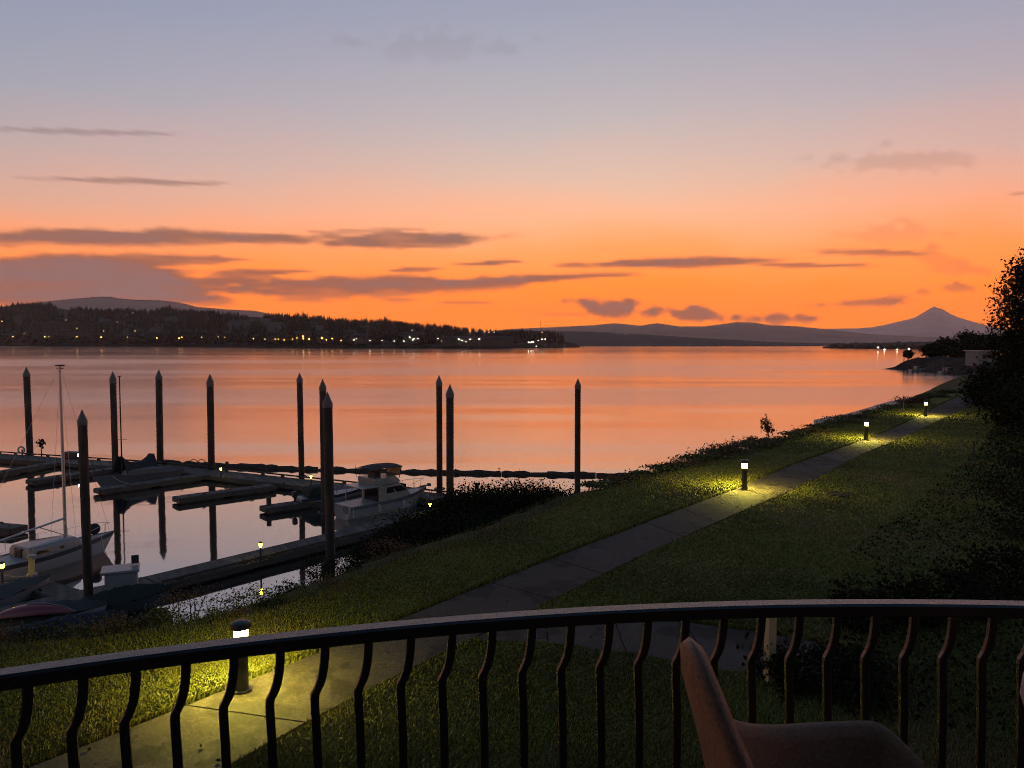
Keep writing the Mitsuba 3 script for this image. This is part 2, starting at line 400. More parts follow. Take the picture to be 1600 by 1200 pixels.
path = thing('footpath', 'pale concrete slab footpath curving along the river lawn', None, kind='structure')
q = [2 * k for k in range(nseg // 2 + 1)]
tt = np.linspace(0, nseg - 1, 36)
idx = np.arange(nseg)
PL = np.stack([np.interp(tt, idx, pl[:, k]) for k in (0, 1)], 1); PR = np.stack([np.interp(tt, idx, pr[:, k]) for k in (0, 1)], 1)
for k in range(len(tt) - 1):
    slab = sg.Polygon([PL[k], PL[k + 1], PR[k + 1], PR[k]]).buffer(-.012)
    dz = RNG.uniform(-.004, .004)
    part(path, 'slab', prism(slab, LAWN - .12, LAWN + dz), 'm_path')
spath = thing('side_path', 'grey concrete side path branching from the footpath towards the houses', None, kind='structure')
a0, a1 = np.array(side.bounds[:2]), np.array(side.bounds[2:])
nx = 5
for k in range(nx):
    x0, x1 = a0[0] + (a1[0] - a0[0]) * k / nx, a0[0] + (a1[0] - a0[0]) * (k + 1) / nx
    piece = side.intersection(sg.box(x0 + .008, -50, x1 - .008, 90))
    if piece.area > .05:
        part(spath, 'slab', prism(piece, LAWN - .12, LAWN - .006 + RNG.uniform(-.003, .003)), 'm_path')

# blades of grass, dense near the camera and round the lamps, sparser farther off
bx, by, bh = [], [], []


n = 620000
yy = 8.2 * (64 / 8.2) ** (RNG.uniform(0, 1, n) ** 1.25)
q = np.c_[yy * RNG.uniform(-.74, .74, n), yy]
bx.append(q); bh.append((.05 + .0006 * yy) * RNG.uniform(.5, 1.3, n))
q, h = np.vstack(bx), np.concatenate(bh)
import shapely
ok = shapely.contains_xy(lawn_poly.buffer(.10), q[:, 0], q[:, 1])
patch = meshkit.fbm(np.c_[q * .9, q[:, :1] * 0], 3, 12)
h = h * (.55 + .95 * patch)
q, h = q[ok], h[ok]
n = len(q)
lean = RNG.normal(size=(n, 2)) * .45 * h[:, None]
wdt = .006 + .0006 * q[:, 1]
an = RNG.uniform(0, np.pi, n)
side_v = np.c_[np.cos(an), np.sin(an)] * wdt[:, None]
zb = LAWN + np.where(shapely.contains_xy(lawn_poly, q[:, 0], q[:, 1]), .03, -.06)
v = np.stack([np.c_[q - side_v, zb], np.c_[q + side_v, zb], np.c_[q + lean, np.maximum(zb, LAWN + .01) + h]], 1).reshape(-1, 3)
g = thing('grass', 'short blades of grass covering the mown lawn', 'grass', kind='stuff')
put(g, trimesh.Trimesh(v, np.arange(3 * n).reshape(-1, 3), process=False), 'm_blade')

# fallen leaves on lawn and path
n = 1500
yy = 8.4 * (60 / 8.4) ** RNG.uniform(0, 1, n)
q = np.c_[yy * RNG.uniform(-.7, .7, n), yy]
q = q[shapely.contains_xy(crest_poly.buffer(-.2), q[:, 0], q[:, 1])]
g = thing('fallen_leaves', 'scattered brown fallen leaves on the lawn and the footpath', 'leaves', kind='stuff')
put(g, leaves(np.c_[q, np.full(len(q), LAWN + .035)], .032, np.random.default_rng(4), .6, .9), 'm_leaf_red')

# long grass along the crest of the bank
n = 42000
t = RNG.uniform(0, 1, n)
s = np.r_[0, np.cumsum(np.hypot(*np.diff(crest[2:], axis=0).T))]
at = t ** 1.5 * 75
c = np.stack([np.interp(at, s, crest[2:, k]) for k in (0, 1)], 1)
q = c + RNG.normal(size=(n, 2)) * [.75, .75]
h = RNG.uniform(.05, .20, n) * (.45 + .9 * meshkit.fbm(np.c_[q * .8, q[:, :1] * 0], 3, 3))
d = seg_dist(q, crest)
zb = np.where(d > -.15, bank_h(d), LAWN + .02)
h *= np.where(d < -.5, .45, 1)
an = RNG.uniform(0, np.pi, n)
side_v = np.c_[np.cos(an), np.sin(an)] * .009
lean = RNG.normal(size=(n, 2)) * .35 * h[:, None]
v = np.stack([np.c_[q - side_v, zb], np.c_[q + side_v, zb], np.c_[q + lean, zb + h]], 1).reshape(-1, 3)
g = thing('long_grass', 'uncut long grass along the top of the river bank', 'grass', kind='stuff')
put(g, trimesh.Trimesh(v, np.arange(3 * n).reshape(-1, 3), process=False), 'm_reed')

# planting bed along the right edge of the lawn
BED = [(1300, 936), (1337, 857), (1431, 790), (1487, 737), (1521, 716), (1566, 646), (1640, 640), (2100, 760), (2100, 1300), (1300, 1100)]
bed = sg.Polygon([W(*q, LAWN)[:2] for q in BED])
rng = np.random.default_rng(3)
b0 = bed.bounds
q = np.c_[rng.uniform(b0[0], b0[2], 150000), rng.uniform(b0[1], b0[3], 150000)]
q = q[shapely.contains_xy(bed.difference(paved.buffer(.2)), q[:, 0], q[:, 1])]
hh = .03 + .17 * meshkit.fbm(np.c_[q * .7, q[:, :1] * 0], 3, 8)
g = thing('ground_cover', 'dark low ground cover in the bed along the right edge of the lawn', 'ground cover', kind='stuff')
put(g, leaves(np.c_[q, LAWN + hh * rng.uniform(.2, 1, len(q))], .042, rng), 'm_cover')

# ------------------------------------------------------------------ far land
def ridge(name, label, prof, z_near, z_far, shore_h, tree_px, matname, kind='structure', cols=220, rows=16, rough=.05, seed=1, over=1.25):
    """Land rising from its near edge (depth z_near(px)) to a skyline seen at prof (pixels) at depth z_far, falling away behind."""
    px = np.linspace(prof[0][0], prof[-1][0], cols)
    py = np.interp(px, *np.array(prof, float).T)
    zn = np.array([z_near(x) for x in px]) if callable(z_near) else np.full(cols, float(z_near))
    zf = np.full(cols, float(z_far))
    top = EYE[2] + (HOR - py - tree_px * 0) * zf / F - tree_px
    P = np.zeros((cols, rows, 3))
    for j in range(rows):
        t = j / (rows - 4)
        Y = zn + (zf - zn) * t
        if t <= 1:
            zz = shore_h + (top - shore_h) * (t ** .8)
            amp = math.sin(math.pi * t)
        else:
            zz = top * (1 - .7 * (t - 1)); amp = 0.0
        P[:, j] = np.stack([(px - 800) / F * Y, Y, zz + amp * rough * top * (meshkit.fbm(np.c_[px * .02, Y * .001, px * 0], 3, seed) - .5) * 2], 1)
    P[:, 0, 2] = -2
    struct(name, label, grid(P), matname, True)
    return lambda x, y: None


def near_shore(x):
    return np.interp(x, [-300, 0, 200, 400, 600, 750, 905], [2500, 2150, 1800, 1530, 1360, 1290, 1500])


HILL = [(-260, 474), (-100, 470), (0, 472), (40, 470), (75, 470), (110, 476), (150, 482), (200, 481), (260, 480), (300, 482), (350, 484), (400, 487), (450, 490), (500, 493), (560, 498), (600, 498), (650, 503), (700, 508), (750, 512), (800, 515), (840, 518), (875, 522), (905, 541)]
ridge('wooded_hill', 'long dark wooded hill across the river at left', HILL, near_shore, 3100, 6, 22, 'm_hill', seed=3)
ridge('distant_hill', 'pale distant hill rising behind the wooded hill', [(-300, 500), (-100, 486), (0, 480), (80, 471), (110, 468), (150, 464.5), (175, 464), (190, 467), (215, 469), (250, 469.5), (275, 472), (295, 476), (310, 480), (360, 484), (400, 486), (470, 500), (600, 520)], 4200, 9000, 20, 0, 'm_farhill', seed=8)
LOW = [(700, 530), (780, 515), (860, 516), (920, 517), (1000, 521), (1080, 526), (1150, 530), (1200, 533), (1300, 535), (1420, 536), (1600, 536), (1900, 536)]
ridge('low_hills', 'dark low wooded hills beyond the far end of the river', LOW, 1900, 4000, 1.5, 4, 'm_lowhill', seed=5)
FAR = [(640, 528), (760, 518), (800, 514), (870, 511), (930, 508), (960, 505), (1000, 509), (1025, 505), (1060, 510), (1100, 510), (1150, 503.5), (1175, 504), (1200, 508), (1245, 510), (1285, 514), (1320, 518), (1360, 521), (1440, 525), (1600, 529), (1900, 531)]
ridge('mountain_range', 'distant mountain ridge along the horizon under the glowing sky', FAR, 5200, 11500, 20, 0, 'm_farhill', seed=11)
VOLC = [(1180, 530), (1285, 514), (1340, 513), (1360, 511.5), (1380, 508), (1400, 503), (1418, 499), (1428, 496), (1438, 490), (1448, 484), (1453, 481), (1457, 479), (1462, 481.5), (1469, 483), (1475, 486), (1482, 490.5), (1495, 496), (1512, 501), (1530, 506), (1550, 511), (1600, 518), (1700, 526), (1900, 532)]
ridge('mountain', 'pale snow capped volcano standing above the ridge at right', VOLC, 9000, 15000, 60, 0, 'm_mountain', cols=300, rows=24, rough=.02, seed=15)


def tree_pos(prof, z_near, z_far, shore_h, tree_px, px, t):
    py = np.interp(px, *np.array(prof, float).T)
    zn = z_near(px) if callable(z_near) else z_near
    top = EYE[2] + (HOR - py) * z_far / F - tree_px
    Y = zn + (z_far - zn) * t
    return np.stack([(px - 800) / F * Y, Y, shore_h + (top - shore_h) * t ** .8], 1)


def conifers(pos, h, rng):
    out_v, out_f, n0 = [], [], 0
    n, k = len(pos), 6
    an = np.arange(k) * 2 * np.pi / k
    for z0, z1, r in ((.08, .55, .24), (.3, .78, .17), (.55, 1.0, .10)):
        rr = h[:, None] * r * rng.uniform(.65, 1.3, (n, k))
        ring = np.stack([pos[:, :1] + rr * np.cos(an), pos[:, 1:2] + rr * np.sin(an), pos[:, 2:] + h[:, None] * (z0 + rng.uniform(-.05, .05, (n, k)))], -1)
        tip = np.c_[pos[:, :2], pos[:, 2] + h * z1][:, None]
        out_v.append(np.concatenate([ring, tip], 1).reshape(-1, 3))
        i, j = np.arange(n)[:, None] * (k + 1), np.arange(k)
        out_f.append(np.stack([i + j, i + (j + 1) % k, i + k + 0 * j], -1).reshape(-1, 3) + n0)
        n0 += n * (k + 1)
    return trimesh.Trimesh(np.vstack(out_v), np.vstack(out_f), process=False)


BALL = trimesh.creation.icosphere(1)


def blobs(pos, r, h, rng):
    n, bv = len(pos), np.asarray(BALL.vertices)
    v = bv[None] * rng.uniform(.7, 1.25, (n, len(bv), 1)) * np.stack([r, r, h / 2], 1)[:, None] + (pos + np.c_[r * 0, r * 0, h * .5])[:, None]
    f = np.asarray(BALL.faces)[None] + (np.arange(n) * len(bv))[:, None, None]
    return trimesh.Trimesh(v.reshape(-1, 3), f.reshape(-1, 3), process=False)


rng = np.random.default_rng(11)
px = np.r_[rng.uniform(-120, 885, 1500), rng.uniform(-120, 880, 4200)]
t = np.r_[1 - np.abs(rng.normal(0, .025, 1500)), rng.uniform(.08, 1, 4200) ** .8]
pos = tree_pos(HILL, near_shore, 3100, 6, 22, px, t)
dens = meshkit.fbm(np.c_[px * .03, t * 4, px * 0], 3, 6)
keep = dens > .38
hgt = rng.uniform(13, 27, len(px)) * (1 + .35 * (dens - .5) * 3)
hgt[:1500] *= rng.choice([.6, .85, 1.05], 1500, p=[.5, .35, .15]) * (.65 + .65 * meshkit.fbm(np.c_[px[:1500] * .09, px[:1500] * 0, px[:1500] * 0], 3, 77))
g = thing('hill_forest', 'dark conifer forest covering the long hill across the river', 'forest', kind='stuff')
put(g, conifers(pos[keep] - [0, 0, 2], hgt[keep], rng), 'm_forest')

# the wooded flat along the far shore in front of the hill
px = rng.uniform(-120, 880, 1500)
Y = near_shore(px) + rng.uniform(8, 420, 1500)
hh = rng.uniform(9, 20, 1500) * np.interp(px, [0, 300, 420, 700, 760, 880], [1.2, 1.15, 1.0, .8, .45, .35]) * (.55 + .9 * meshkit.fbm(np.c_[px * .02, Y * .004, px * 0], 3, 9))
gz = 6 + (Y - near_shore(px)) * .028
g = thing('shore_trees', 'dark belt of trees along the far shore in front of the wooded hill', 'trees', kind='stuff')
put(g, blobs(np.stack([(px - 800) / F * Y, Y, gz], 1), hh * rng.uniform(.4, .75, 1500), hh, rng), 'm_shorewood')
px = np.linspace(-200, 912, 150)
Pn = []
for dy, zz in ((-14, -1.5), (0, 3.0), (30, 6.5), (440, 19), (520, 10)):
    Y = near_shore(px) + dy
    Pn.append(np.stack([(px - 800) / F * Y, Y, zz * np.interp(px, [-200, 700, 880, 900, 912], [1, 1, .6, .4, -.4]) + rng.uniform(-.4, .4, len(px))], 1))
struct('far_shore', 'low dark far shore at the foot of the wooded hill', grid(np.stack(Pn, 1)), 'm_shorewood', True)

# right-hand far lowland with its tree line
px = np.linspace(1285, 1760, 60)
Pn = []
for Y, zz in ((1330, -1), (1335, 1.2), (1420, 2.5), (1750, 3), (1800, 0)):
    yy = Y - np.interp(px, [1285, 1400, 1500, 1760], [0, 130, 260, 420])
    Pn.append(np.stack([(px - 800) / F * yy, yy, zz * np.interp(px, [1285, 1300], [0, 1]) - .0 * px], 1))
struct('right_shore', 'low wooded shore beyond the rocky spit at right', grid(np.stack(Pn, 1)), 'm_shorewood', True)
px = rng.uniform(1298, 1700, 420)
Y = 1420 - np.interp(px, [1285, 1400, 1500, 1760], [0, 130, 260, 420]) + rng.uniform(-60, 200, 420)
hh = rng.uniform(5, 9, 420) * np.interp(px, [1298, 1320, 1385, 1400, 1500], [.8, 1.0, .95, 1.2, 1.1])
g = thing('right_shore_trees', 'dark tree line on the far low shore below the volcano', 'trees', kind='stuff')
put(g, blobs(np.stack([(px - 800) / F * Y, Y, hh * 0 + 1.5], 1), hh * rng.uniform(.6, 1.0, 420), hh, rng), 'm_lowhill')

# rocky spit at right
tip = W(1378, 577, 0)[:2]
spit_line = np.array([tip + [200, 190], tip + [60, 26], tip + [18, 9], tip, tip + [8, -14], W(1440, 581, 0)[:2], W(1500, 586, 0)[:2], W(1560, 594, 0)[:2], W(1700, 600, 0)[:2]])
sx, sy = np.arange(tip[0] - 12, tip[0] + 230, 2.4), np.arange(170, 560, 2.4)
Gs = np.stack(np.meshgrid(sx, sy, indexing='ij'), -1).reshape(-1, 2)
sds = -seg_dist(Gs, spit_line[::-1])
inside = shapely.contains_xy(sg.Polygon(np.vstack([spit_line, [[tip[0] + 400, 200], [tip[0] + 400, 520]]])), Gs[:, 0], Gs[:, 1])
dd = np.where(inside, np.abs(sds), -np.abs(sds))
rk = meshkit.fbm(np.c_[Gs * .22, Gs[:, :1] * 0], 3, 14)
zs = np.clip(dd * .62, -2.5, 4.6 + .012 * np.maximum(Gs[:, 0] - tip[0], 0)) + (rk - .5) * np.where(inside, 2.6, .4)
struct('rocky_spit', 'dark rocky spit reaching into the river at right', grid(np.c_[Gs, zs].reshape(len(sx), len(sy), 3)[:, ::-1]), 'm_rock')
# wet sand flat below the bank at right
sand = sg.Polygon([W(*q, 0)[:2] for q in [(1285, 657), (1335, 648), (1400, 628), (1432, 622), (1440, 640), (1360, 668), (1290, 680)]])
struct('mud_flat', 'strip of wet mud at the water edge below the bank', prism(sand.buffer(1.2), -.8, .05), 'm_sand')

# ------------------------------------------------------------------ vegetation of the near bank
def shrub(label, group, c, r, n, k, leaf, matname='m_leaf', seed=0, name='shrub', stems=7, category='shrub', spread=.24):
    rg = np.random.default_rng(seed)
    s = thing(name, label, category, group)
    c, r = np.asarray(c, float), np.asarray(r, float)
    base = c - [0, 0, r[2]]
    st = []
    for _ in range(stems):
        e = c + rg.normal(size=3) * r * .55
        m = (base + e) / 2 + rg.normal(size=3) * r * .12
        st.append(tube([base + rg.normal(size=3) * r * [.15, .15, 0], m, e], [.022 * r[2] + .006, .014 * r[2] + .004, .006], 5))
    part(s, 'stem', cat(st), 'm_bark')
    part(s, 'foliage', leaves(clumps(c, r, n, k, rg, spread), leaf, rg), matname)
    return s


def on_bank(px, py, z):
    return W(px, py, z)


rg = np.random.default_rng(21)
MASS = [(640, 816, 1.5, 1.0), (604, 842, 1.2, .7), (622, 846, 1.0, .55), (652, 824, 1.15, .75), (686, 800, 1.2, .85), (716, 782, 1.25, .95), (748, 768, 1.3, 1.0), (788, 761, 1.35, 1.05), (828, 760, 1.3, 1.0), (866, 766, 1.1, .8), (700, 822, 1.2, .8), (752, 803, 1.3, .8)]
for i, (x, y, r, h) in enumerate(MASS):
    tp = WD(x, y, (29.5, 27)[i] if i < 2 else 24.5 + .45 * (i - 2) if i < 10 else 23.5 + (i - 10))
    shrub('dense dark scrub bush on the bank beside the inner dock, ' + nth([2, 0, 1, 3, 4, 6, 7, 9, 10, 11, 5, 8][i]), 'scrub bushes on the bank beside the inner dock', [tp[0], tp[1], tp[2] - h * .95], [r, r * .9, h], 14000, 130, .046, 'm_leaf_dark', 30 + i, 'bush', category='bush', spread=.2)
rg = np.random.default_rng(22)
for i, x in enumerate([955, 990, 1020, 1048, 1066, 1088, 1110, 1135, 1150, 1168, 1185, 1215, 1238, 1262, 1290, 1315, 1340, 1372, 1400, 1425, 1455, 1482]):
    y = float(np.interp(x, *np.array(CREST, float).T))
    c = W(x, y, LAWN)
    dirn = c[:2] / np.linalg.norm(c[:2])
    hgt = float(np.interp(x, [950, 1060, 1100, 1150, 1180, 1220, 1320, 1400, 1482], [.22, .30, .42, .62, .62, .42, .5, .5, .65])) * rg.uniform(.6, 1.25)
    c = np.r_[c[:2] + dirn * .9, LAWN - .12 + hgt * .25]
    shrub('low shrub on the crest of the bank against the water, ' + nth(i), 'low shrubs along the crest of the bank', c, [.75 + .012 * c[1], .7, hgt * .7], 1500, 34, .034 + .0007 * c[1], 'm_leaf_red' if i % 3 == 1 else 'm_leaf', 60 + i, spread=.2)
# lone sapling
c = W(1199, 697, LAWN)
rr = np.random.default_rng(5)
s = thing('sapling', 'slender lone sapling standing above the low shrubs of the bank', 'tree')
c = np.r_[c[:2] * 1.03, LAWN]
part(s, 'trunk', tube([c, c + [.05, 0, .6], c + [-.03, 0, 1.25]], [.03, .02, .008], 6), 'm_bark')
part(s, 'crown', leaves(clumps(c + [0, 0, 1.0], [.34, .34, .5], 260, 16, rr), .075, rr), 'm_leaf_red')
for i, (x, y, r, h, lab, m) in enumerate([(302, 957, .80, .46, 'wide loose shrub with thin leaves on the bank in front of the inner dock', 'm_leaf_red'), (252, 975, .45, .30, 'small shrub left of the wide loose shrub on the bank', 'm_leaf'), (497, 897, .40, .46, 'wispy willow shrub in front of the thick double piling', 'm_leaf_dark'), (540, 888, .38, .38, 'wispy shrub just right of the thick double piling', 'm_leaf_dark'),
                                            (455, 928, .42, .22, 'low shrub on the bank left of the wispy willow shrub', 'm_leaf_dark'), (40, 1022, .9, .32, 'dark scrub on the bank at the left edge below the covered boats', 'm_leaf'), (196, 992, .6, .34, 'dark scrub on the bank right of the covered boats', 'm_leaf_red'), (606, 862, .7, .3, 'rusty brown low bush between the willow shrub and the lawn crest', 'm_leaf_red'), (392, 946, .5, .34, 'small leafy shrub behind the nearest path light', 'm_leaf')]):
    c = W(x, y, LAWN - .3)
    shrub(lab, None, c, [r, r * .8, h], 1500, 48, .026, m, 90 + i, spread=.24, stems=12)

for i, (x, dy, r, h) in enumerate([(-40, 2, .7, .4), (20, -4, .6, .34), (85, 2, .7, .36), (125, 4, .5, .3), (160, 0, .55, .34), (225, 2, .6, .36), (340, 4, .45, .26), (365, 6, .4, .24), (430, 4, .4, .2), (475, 4, .4, .24), (520, 5, .4, .22)]):
    c = W(x, float(np.interp(x, *np.array(CREST, float).T)) - 2 + dy, LAWN - .2)
    shrub('loose scrub of the near bank above the docks, ' + nth(i), 'loose scrub along the near bank', c, [r, r * .7, h], 1500, 40, .024, ('m_leaf', 'm_leaf_red', 'm_leaf_dark')[i % 3], 400 + i, 'scrub', stems=14, category='scrub', spread=.26)

# big dark tree and hedges at right
def big_tree(name, label, base, h, r, n, k, leaf, seed, matname='m_leaf_dark', trunk=.28, low=.12):
    rg = np.random.default_rng(seed)
    t = thing(name, label, 'tree')
    base = np.asarray(base, float)
    limbs = [tube([base, base + [.1, 0, h * .35], base + [-.1, .1, h * .75]], [trunk, trunk * .7, trunk * .25], 8)]
    for _ in range(14):
        z0 = rg.uniform(.18, .65) * h
        a = rg.uniform(0, 2 * np.pi)
        e = base + [math.cos(a) * r * .75, math.sin(a) * r * .75, z0 + h * rg.uniform(.08, .25)]
        limbs.append(tube([base + [0, 0, z0], (base + [0, 0, z0] + e) / 2 + [0, 0, .2], e], [trunk * .35, trunk * .2, .03], 5))
    part(t, 'trunk', cat(limbs), 'm_bark')
    kk = k
    zt = rg.uniform(low, 1.0, kk)
    prof = np.interp(zt, [low, .3, .5, .75, .92, 1.0], [.55, .9, 1.0, .74, .38, .1])
    a = rg.uniform(0, 2 * np.pi, kk)
    q = np.sqrt(rg.uniform(.15, 1, kk))
    cc = base + np.c_[np.cos(a) * r * prof * q, np.sin(a) * r * prof * q, zt * h]
    w = rg.integers(0, kk, n)
    pts = cc[w] + rg.normal(size=(n, 3)) * r * .105
    part(t, 'crown', leaves(pts, leaf, rg), matname)


b = WD(1646, 640, 57.0); b[2] = LAWN
big_tree('broadleaf_tree', 'tall dark broadleaf tree at the right edge of the lawn', b, 12.7, 4.6, 42000, 230, .13, 71)
for i, (x, y, Y, rx, rz) in enumerate([(1545, 610, 62, 1.7, 1.7), (1580, 612, 60, 2.0, 1.9), (1625, 612, 58, 2.4, 2.0), (1600, 665, 47, 2.0, 1.5), (1640, 690, 40, 2.2, 1.6)]):
    c = WD(x, y, Y)
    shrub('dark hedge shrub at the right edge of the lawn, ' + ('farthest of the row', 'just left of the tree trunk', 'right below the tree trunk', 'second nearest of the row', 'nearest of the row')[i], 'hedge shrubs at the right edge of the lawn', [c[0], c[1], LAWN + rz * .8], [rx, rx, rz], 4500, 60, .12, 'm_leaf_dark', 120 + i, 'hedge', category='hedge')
for i, (x, y, Y, rx, rz) in enumerate([(1345, 1035, 13.6, .5, .45), (1420, 1040, 14, .6, .5), (1500, 1030, 14.5, .7, .5), (1580, 1000, 15.5, .8, .6), (1250, 1080, 11.3, .6, .4), (1330, 1105, 11, .7, .42), (1600, 900, 20, 1.1, .9), (1590, 820, 25, 1.2, 1.0), (1600, 745, 32, 1.4, 1.1)]):
    c = WD(x, y, Y)
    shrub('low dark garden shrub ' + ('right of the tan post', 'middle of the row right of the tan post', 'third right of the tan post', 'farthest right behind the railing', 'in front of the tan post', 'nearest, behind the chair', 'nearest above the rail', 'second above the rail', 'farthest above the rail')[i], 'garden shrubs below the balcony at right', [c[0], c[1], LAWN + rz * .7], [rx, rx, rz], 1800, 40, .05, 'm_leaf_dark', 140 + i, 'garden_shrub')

# trees and buildings of the spit
for i, (x, top, Y, r, lab) in enumerate([(1460, 538, 330, 4.0, 'round small tree left of the slim pointed tree on the spit'), (1476, 529, 335, 2.9, 'slim pointed tree on the rocky spit'), (1419, 549, 335, 1.5, 'lowest tree near the tip of the rocky spit'), (1515, 521, 300, 6.5, 'broad round tree behind the pale boathouse'), (1540, 526, 290, 6.0, 'dark tree right of the broad round tree on the spit'), (1496, 545, 320, 3.0, 'low tree between the slim tree and the broad round tree')]):
    rg = np.random.default_rng(200 + i)
    g0 = 4.6
    tp = WD(x, top, Y)
    h = tp[2] - g0
    t = thing('spit_tree', lab, 'tree')
    base = np.array([tp[0], tp[1], g0 - .5])
    part(t, 'trunk', tube([base, base + [0, 0, h * .7]], [.35, .12], 6), 'm_bark')
    part(t, 'crown', leaves(clumps([tp[0], tp[1], g0 + h * .56], [r, r, h * .44], 2600, 40, rg), .55, rg), 'm_leaf_dark')

c = W(1533, 586, 2.0); YB = 268.0
c = np.array([(1533 - 800) / F * YB, YB, 2.2])
bh = thing('boathouse', 'pale flat roofed boathouse at the foot of the rocky spit', 'building')
part(bh, 'wall', box(c + [0, 0, 3.0], (6.6, 7, 6.0), .15), 'm_wall')
part(bh, 'roof', box(c + [-.2, 0, 6.2], (7.6, 8, .35), .15), 'm_offwhite')
part(bh, 'post', box(c + [-3.6, -3.8, 2.8], (.3, .3, 6.3), .15), 'm_wall')
for k, (dx, dz, w, h_) in enumerate([(-1.6, 4.2, 1.3, 1.4), (1.2, 4.2, 1.3, 1.4), (-1.6, 1.5, 1.4, 2.4), (1.3, 1.6, 1.3, 1.4)]):
    part(bh, 'window', box(c + [dx + .52 - .0, -3.5 + dx * .15 - .02, dz], (w, .14, h_), .15), 'm_glassdark')
for i, x in enumerate((1412, 1418, 1426, 1434, 1447, 1461, 1476, 1490)):
    p = W(x, 582 + (x - 1412) * .06, 0)
    k = thing('mooring_post', 'thin dark mooring post in the water beside the rocky spit, ' + nth(i), 'post', 'mooring posts beside the rocky spit')
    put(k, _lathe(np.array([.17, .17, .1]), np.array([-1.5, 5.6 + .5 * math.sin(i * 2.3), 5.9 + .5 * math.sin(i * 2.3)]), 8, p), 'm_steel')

# ------------------------------------------------------------------ marina: pilings
PILES = [(41, 573, 75, .60, 'leftmost tall steel piling, at the outer dock'), (128, 640, 31.5, .36, 'nearest piling of the marina, in front of the white sailboat'), (176, 580, 66.5, .52, 'piling beside the thin mast of the grey sailboat'), (248, 577, 71, .59, 'piling just right of the grey sailboat, with its whole reflection in view'),
         (328, 584, 66.2, .57, 'piling between the outer dock lamp and the grey sailboat'), (468, 582, 62.8, .47, 'piling standing behind the outer dock lamp at the middle of the dock'), (504, 592, 49.5, .43, 'taller rear piling of the overlapping pair left of the cabin cruiser'), (511.5, 612, 38, .47, 'shorter front piling of the overlapping pair left of the cabin cruiser'),
         (686, 586, 57.5, .45, 'taller left piling of the close pair right of the cabin cruiser'), (703, 600, 53.6, .53, 'shorter right piling of the close pair right of the cabin cruiser'), (903, 591, 51, .39, 'lone piling at the right, standing clear of the marina')]
DKZ, ah = .42, np.linspace(0, 2 * np.pi, 17)
for x, y, Y, d, lab in PILES:
    tp = WD(x, y, Y)
    k = thing('piling', lab, 'piling', None)
    r, zt = d / 2, tp[2]
    ch = d * 1.25
    c = (tp[0], tp[1], 0)
    rg = np.random.default_rng(int(x))
    lean = rg.normal(size=2) * .008

    def tilt(m):
        v = np.asarray(m.vertices).copy()
        v[:, :2] += lean * (v[:, 2:] - zt)
        return trimesh.Trimesh(v, m.faces, process=False)
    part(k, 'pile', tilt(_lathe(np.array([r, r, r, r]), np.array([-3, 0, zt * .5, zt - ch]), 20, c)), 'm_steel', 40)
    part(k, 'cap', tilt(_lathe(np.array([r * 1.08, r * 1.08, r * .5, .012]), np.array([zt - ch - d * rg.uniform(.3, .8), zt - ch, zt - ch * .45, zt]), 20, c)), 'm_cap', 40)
    part(k, 'pile_hoop', cat([tube(np.c_[tp[0] + lean[0] * (DKZ - zt) + (r + .16) * np.cos(ah), tp[1] + lean[1] * (DKZ - zt) + (r + .16) * np.sin(ah), np.full(17, DKZ)], .05, 6, False)]), 'm_dark', 50)

# ------------------------------------------------------------------ docks
DK = .45


def dock(name, label, a, b, width, sec=6.0, rail=None, group=None, category='dock', rh=.20):
    a, b = np.asarray(a, float)[:2], np.asarray(b, float)[:2]
    L = np.hypot(*(b - a)); dirv = (b - a) / L; nrm = np.array([-dirv[1], dirv[0]])
    rz = math.atan2(dirv[1], dirv[0])
    t = thing(name, label, category, group)
    n = max(1, round(L / sec))
    for k in range(n):
        m = a + dirv * L * (k + .5) / n
        part(t, 'deck', box([*m, DK - .05], (L / n - .03, width, .10), rz), 'm_deck')
    part(t, 'fascia', cat([box([*((a + b) / 2 + nrm * s * (width / 2 + .045)), DK - .18], (L, .08, .30), rz) for s in (-1, 1)] + [box([*(e), DK - .18], (.08, width - .02, .30), rz) for e in (a - dirv * .045, b + dirv * .045)]), 'm_timber')
    part(t, 'float', cat([box([*(a + dirv * L * (k + .5) / n), -.06], (L / n * .8, width * .86, .68), rz) for k in range(n)]), 'm_dark')
    for k in range(n):
        e = a + dirv * L * (k + .5) / n - nrm * (width / 2 - .14)
        part(t, 'cleat', cat([box([*e, DK + .075], (.30, .05, .045), rz, .01), box([*(e + dirv * .06), DK + .025], (.05, .05, .06), rz), box([*(e - dirv * .06), DK + .025], (.05, .05, .06), rz)]), 'm_dark')
    if rail:
        o = nrm * rail * (width / 2 - .12)
        for k in range(n):
            m = a + dirv * L * (k + .5) / n + o
            part(t, 'bull_rail', cat([box([*m, DK + rh], (L / n - .05, .12, .10), rz)] + [box([*(m + dirv * (L / n) * e), DK + (rh - .05) / 2], (.3, .12, rh - .05), rz) for e in (-.33, .33)]), 'm_timber')
    return t


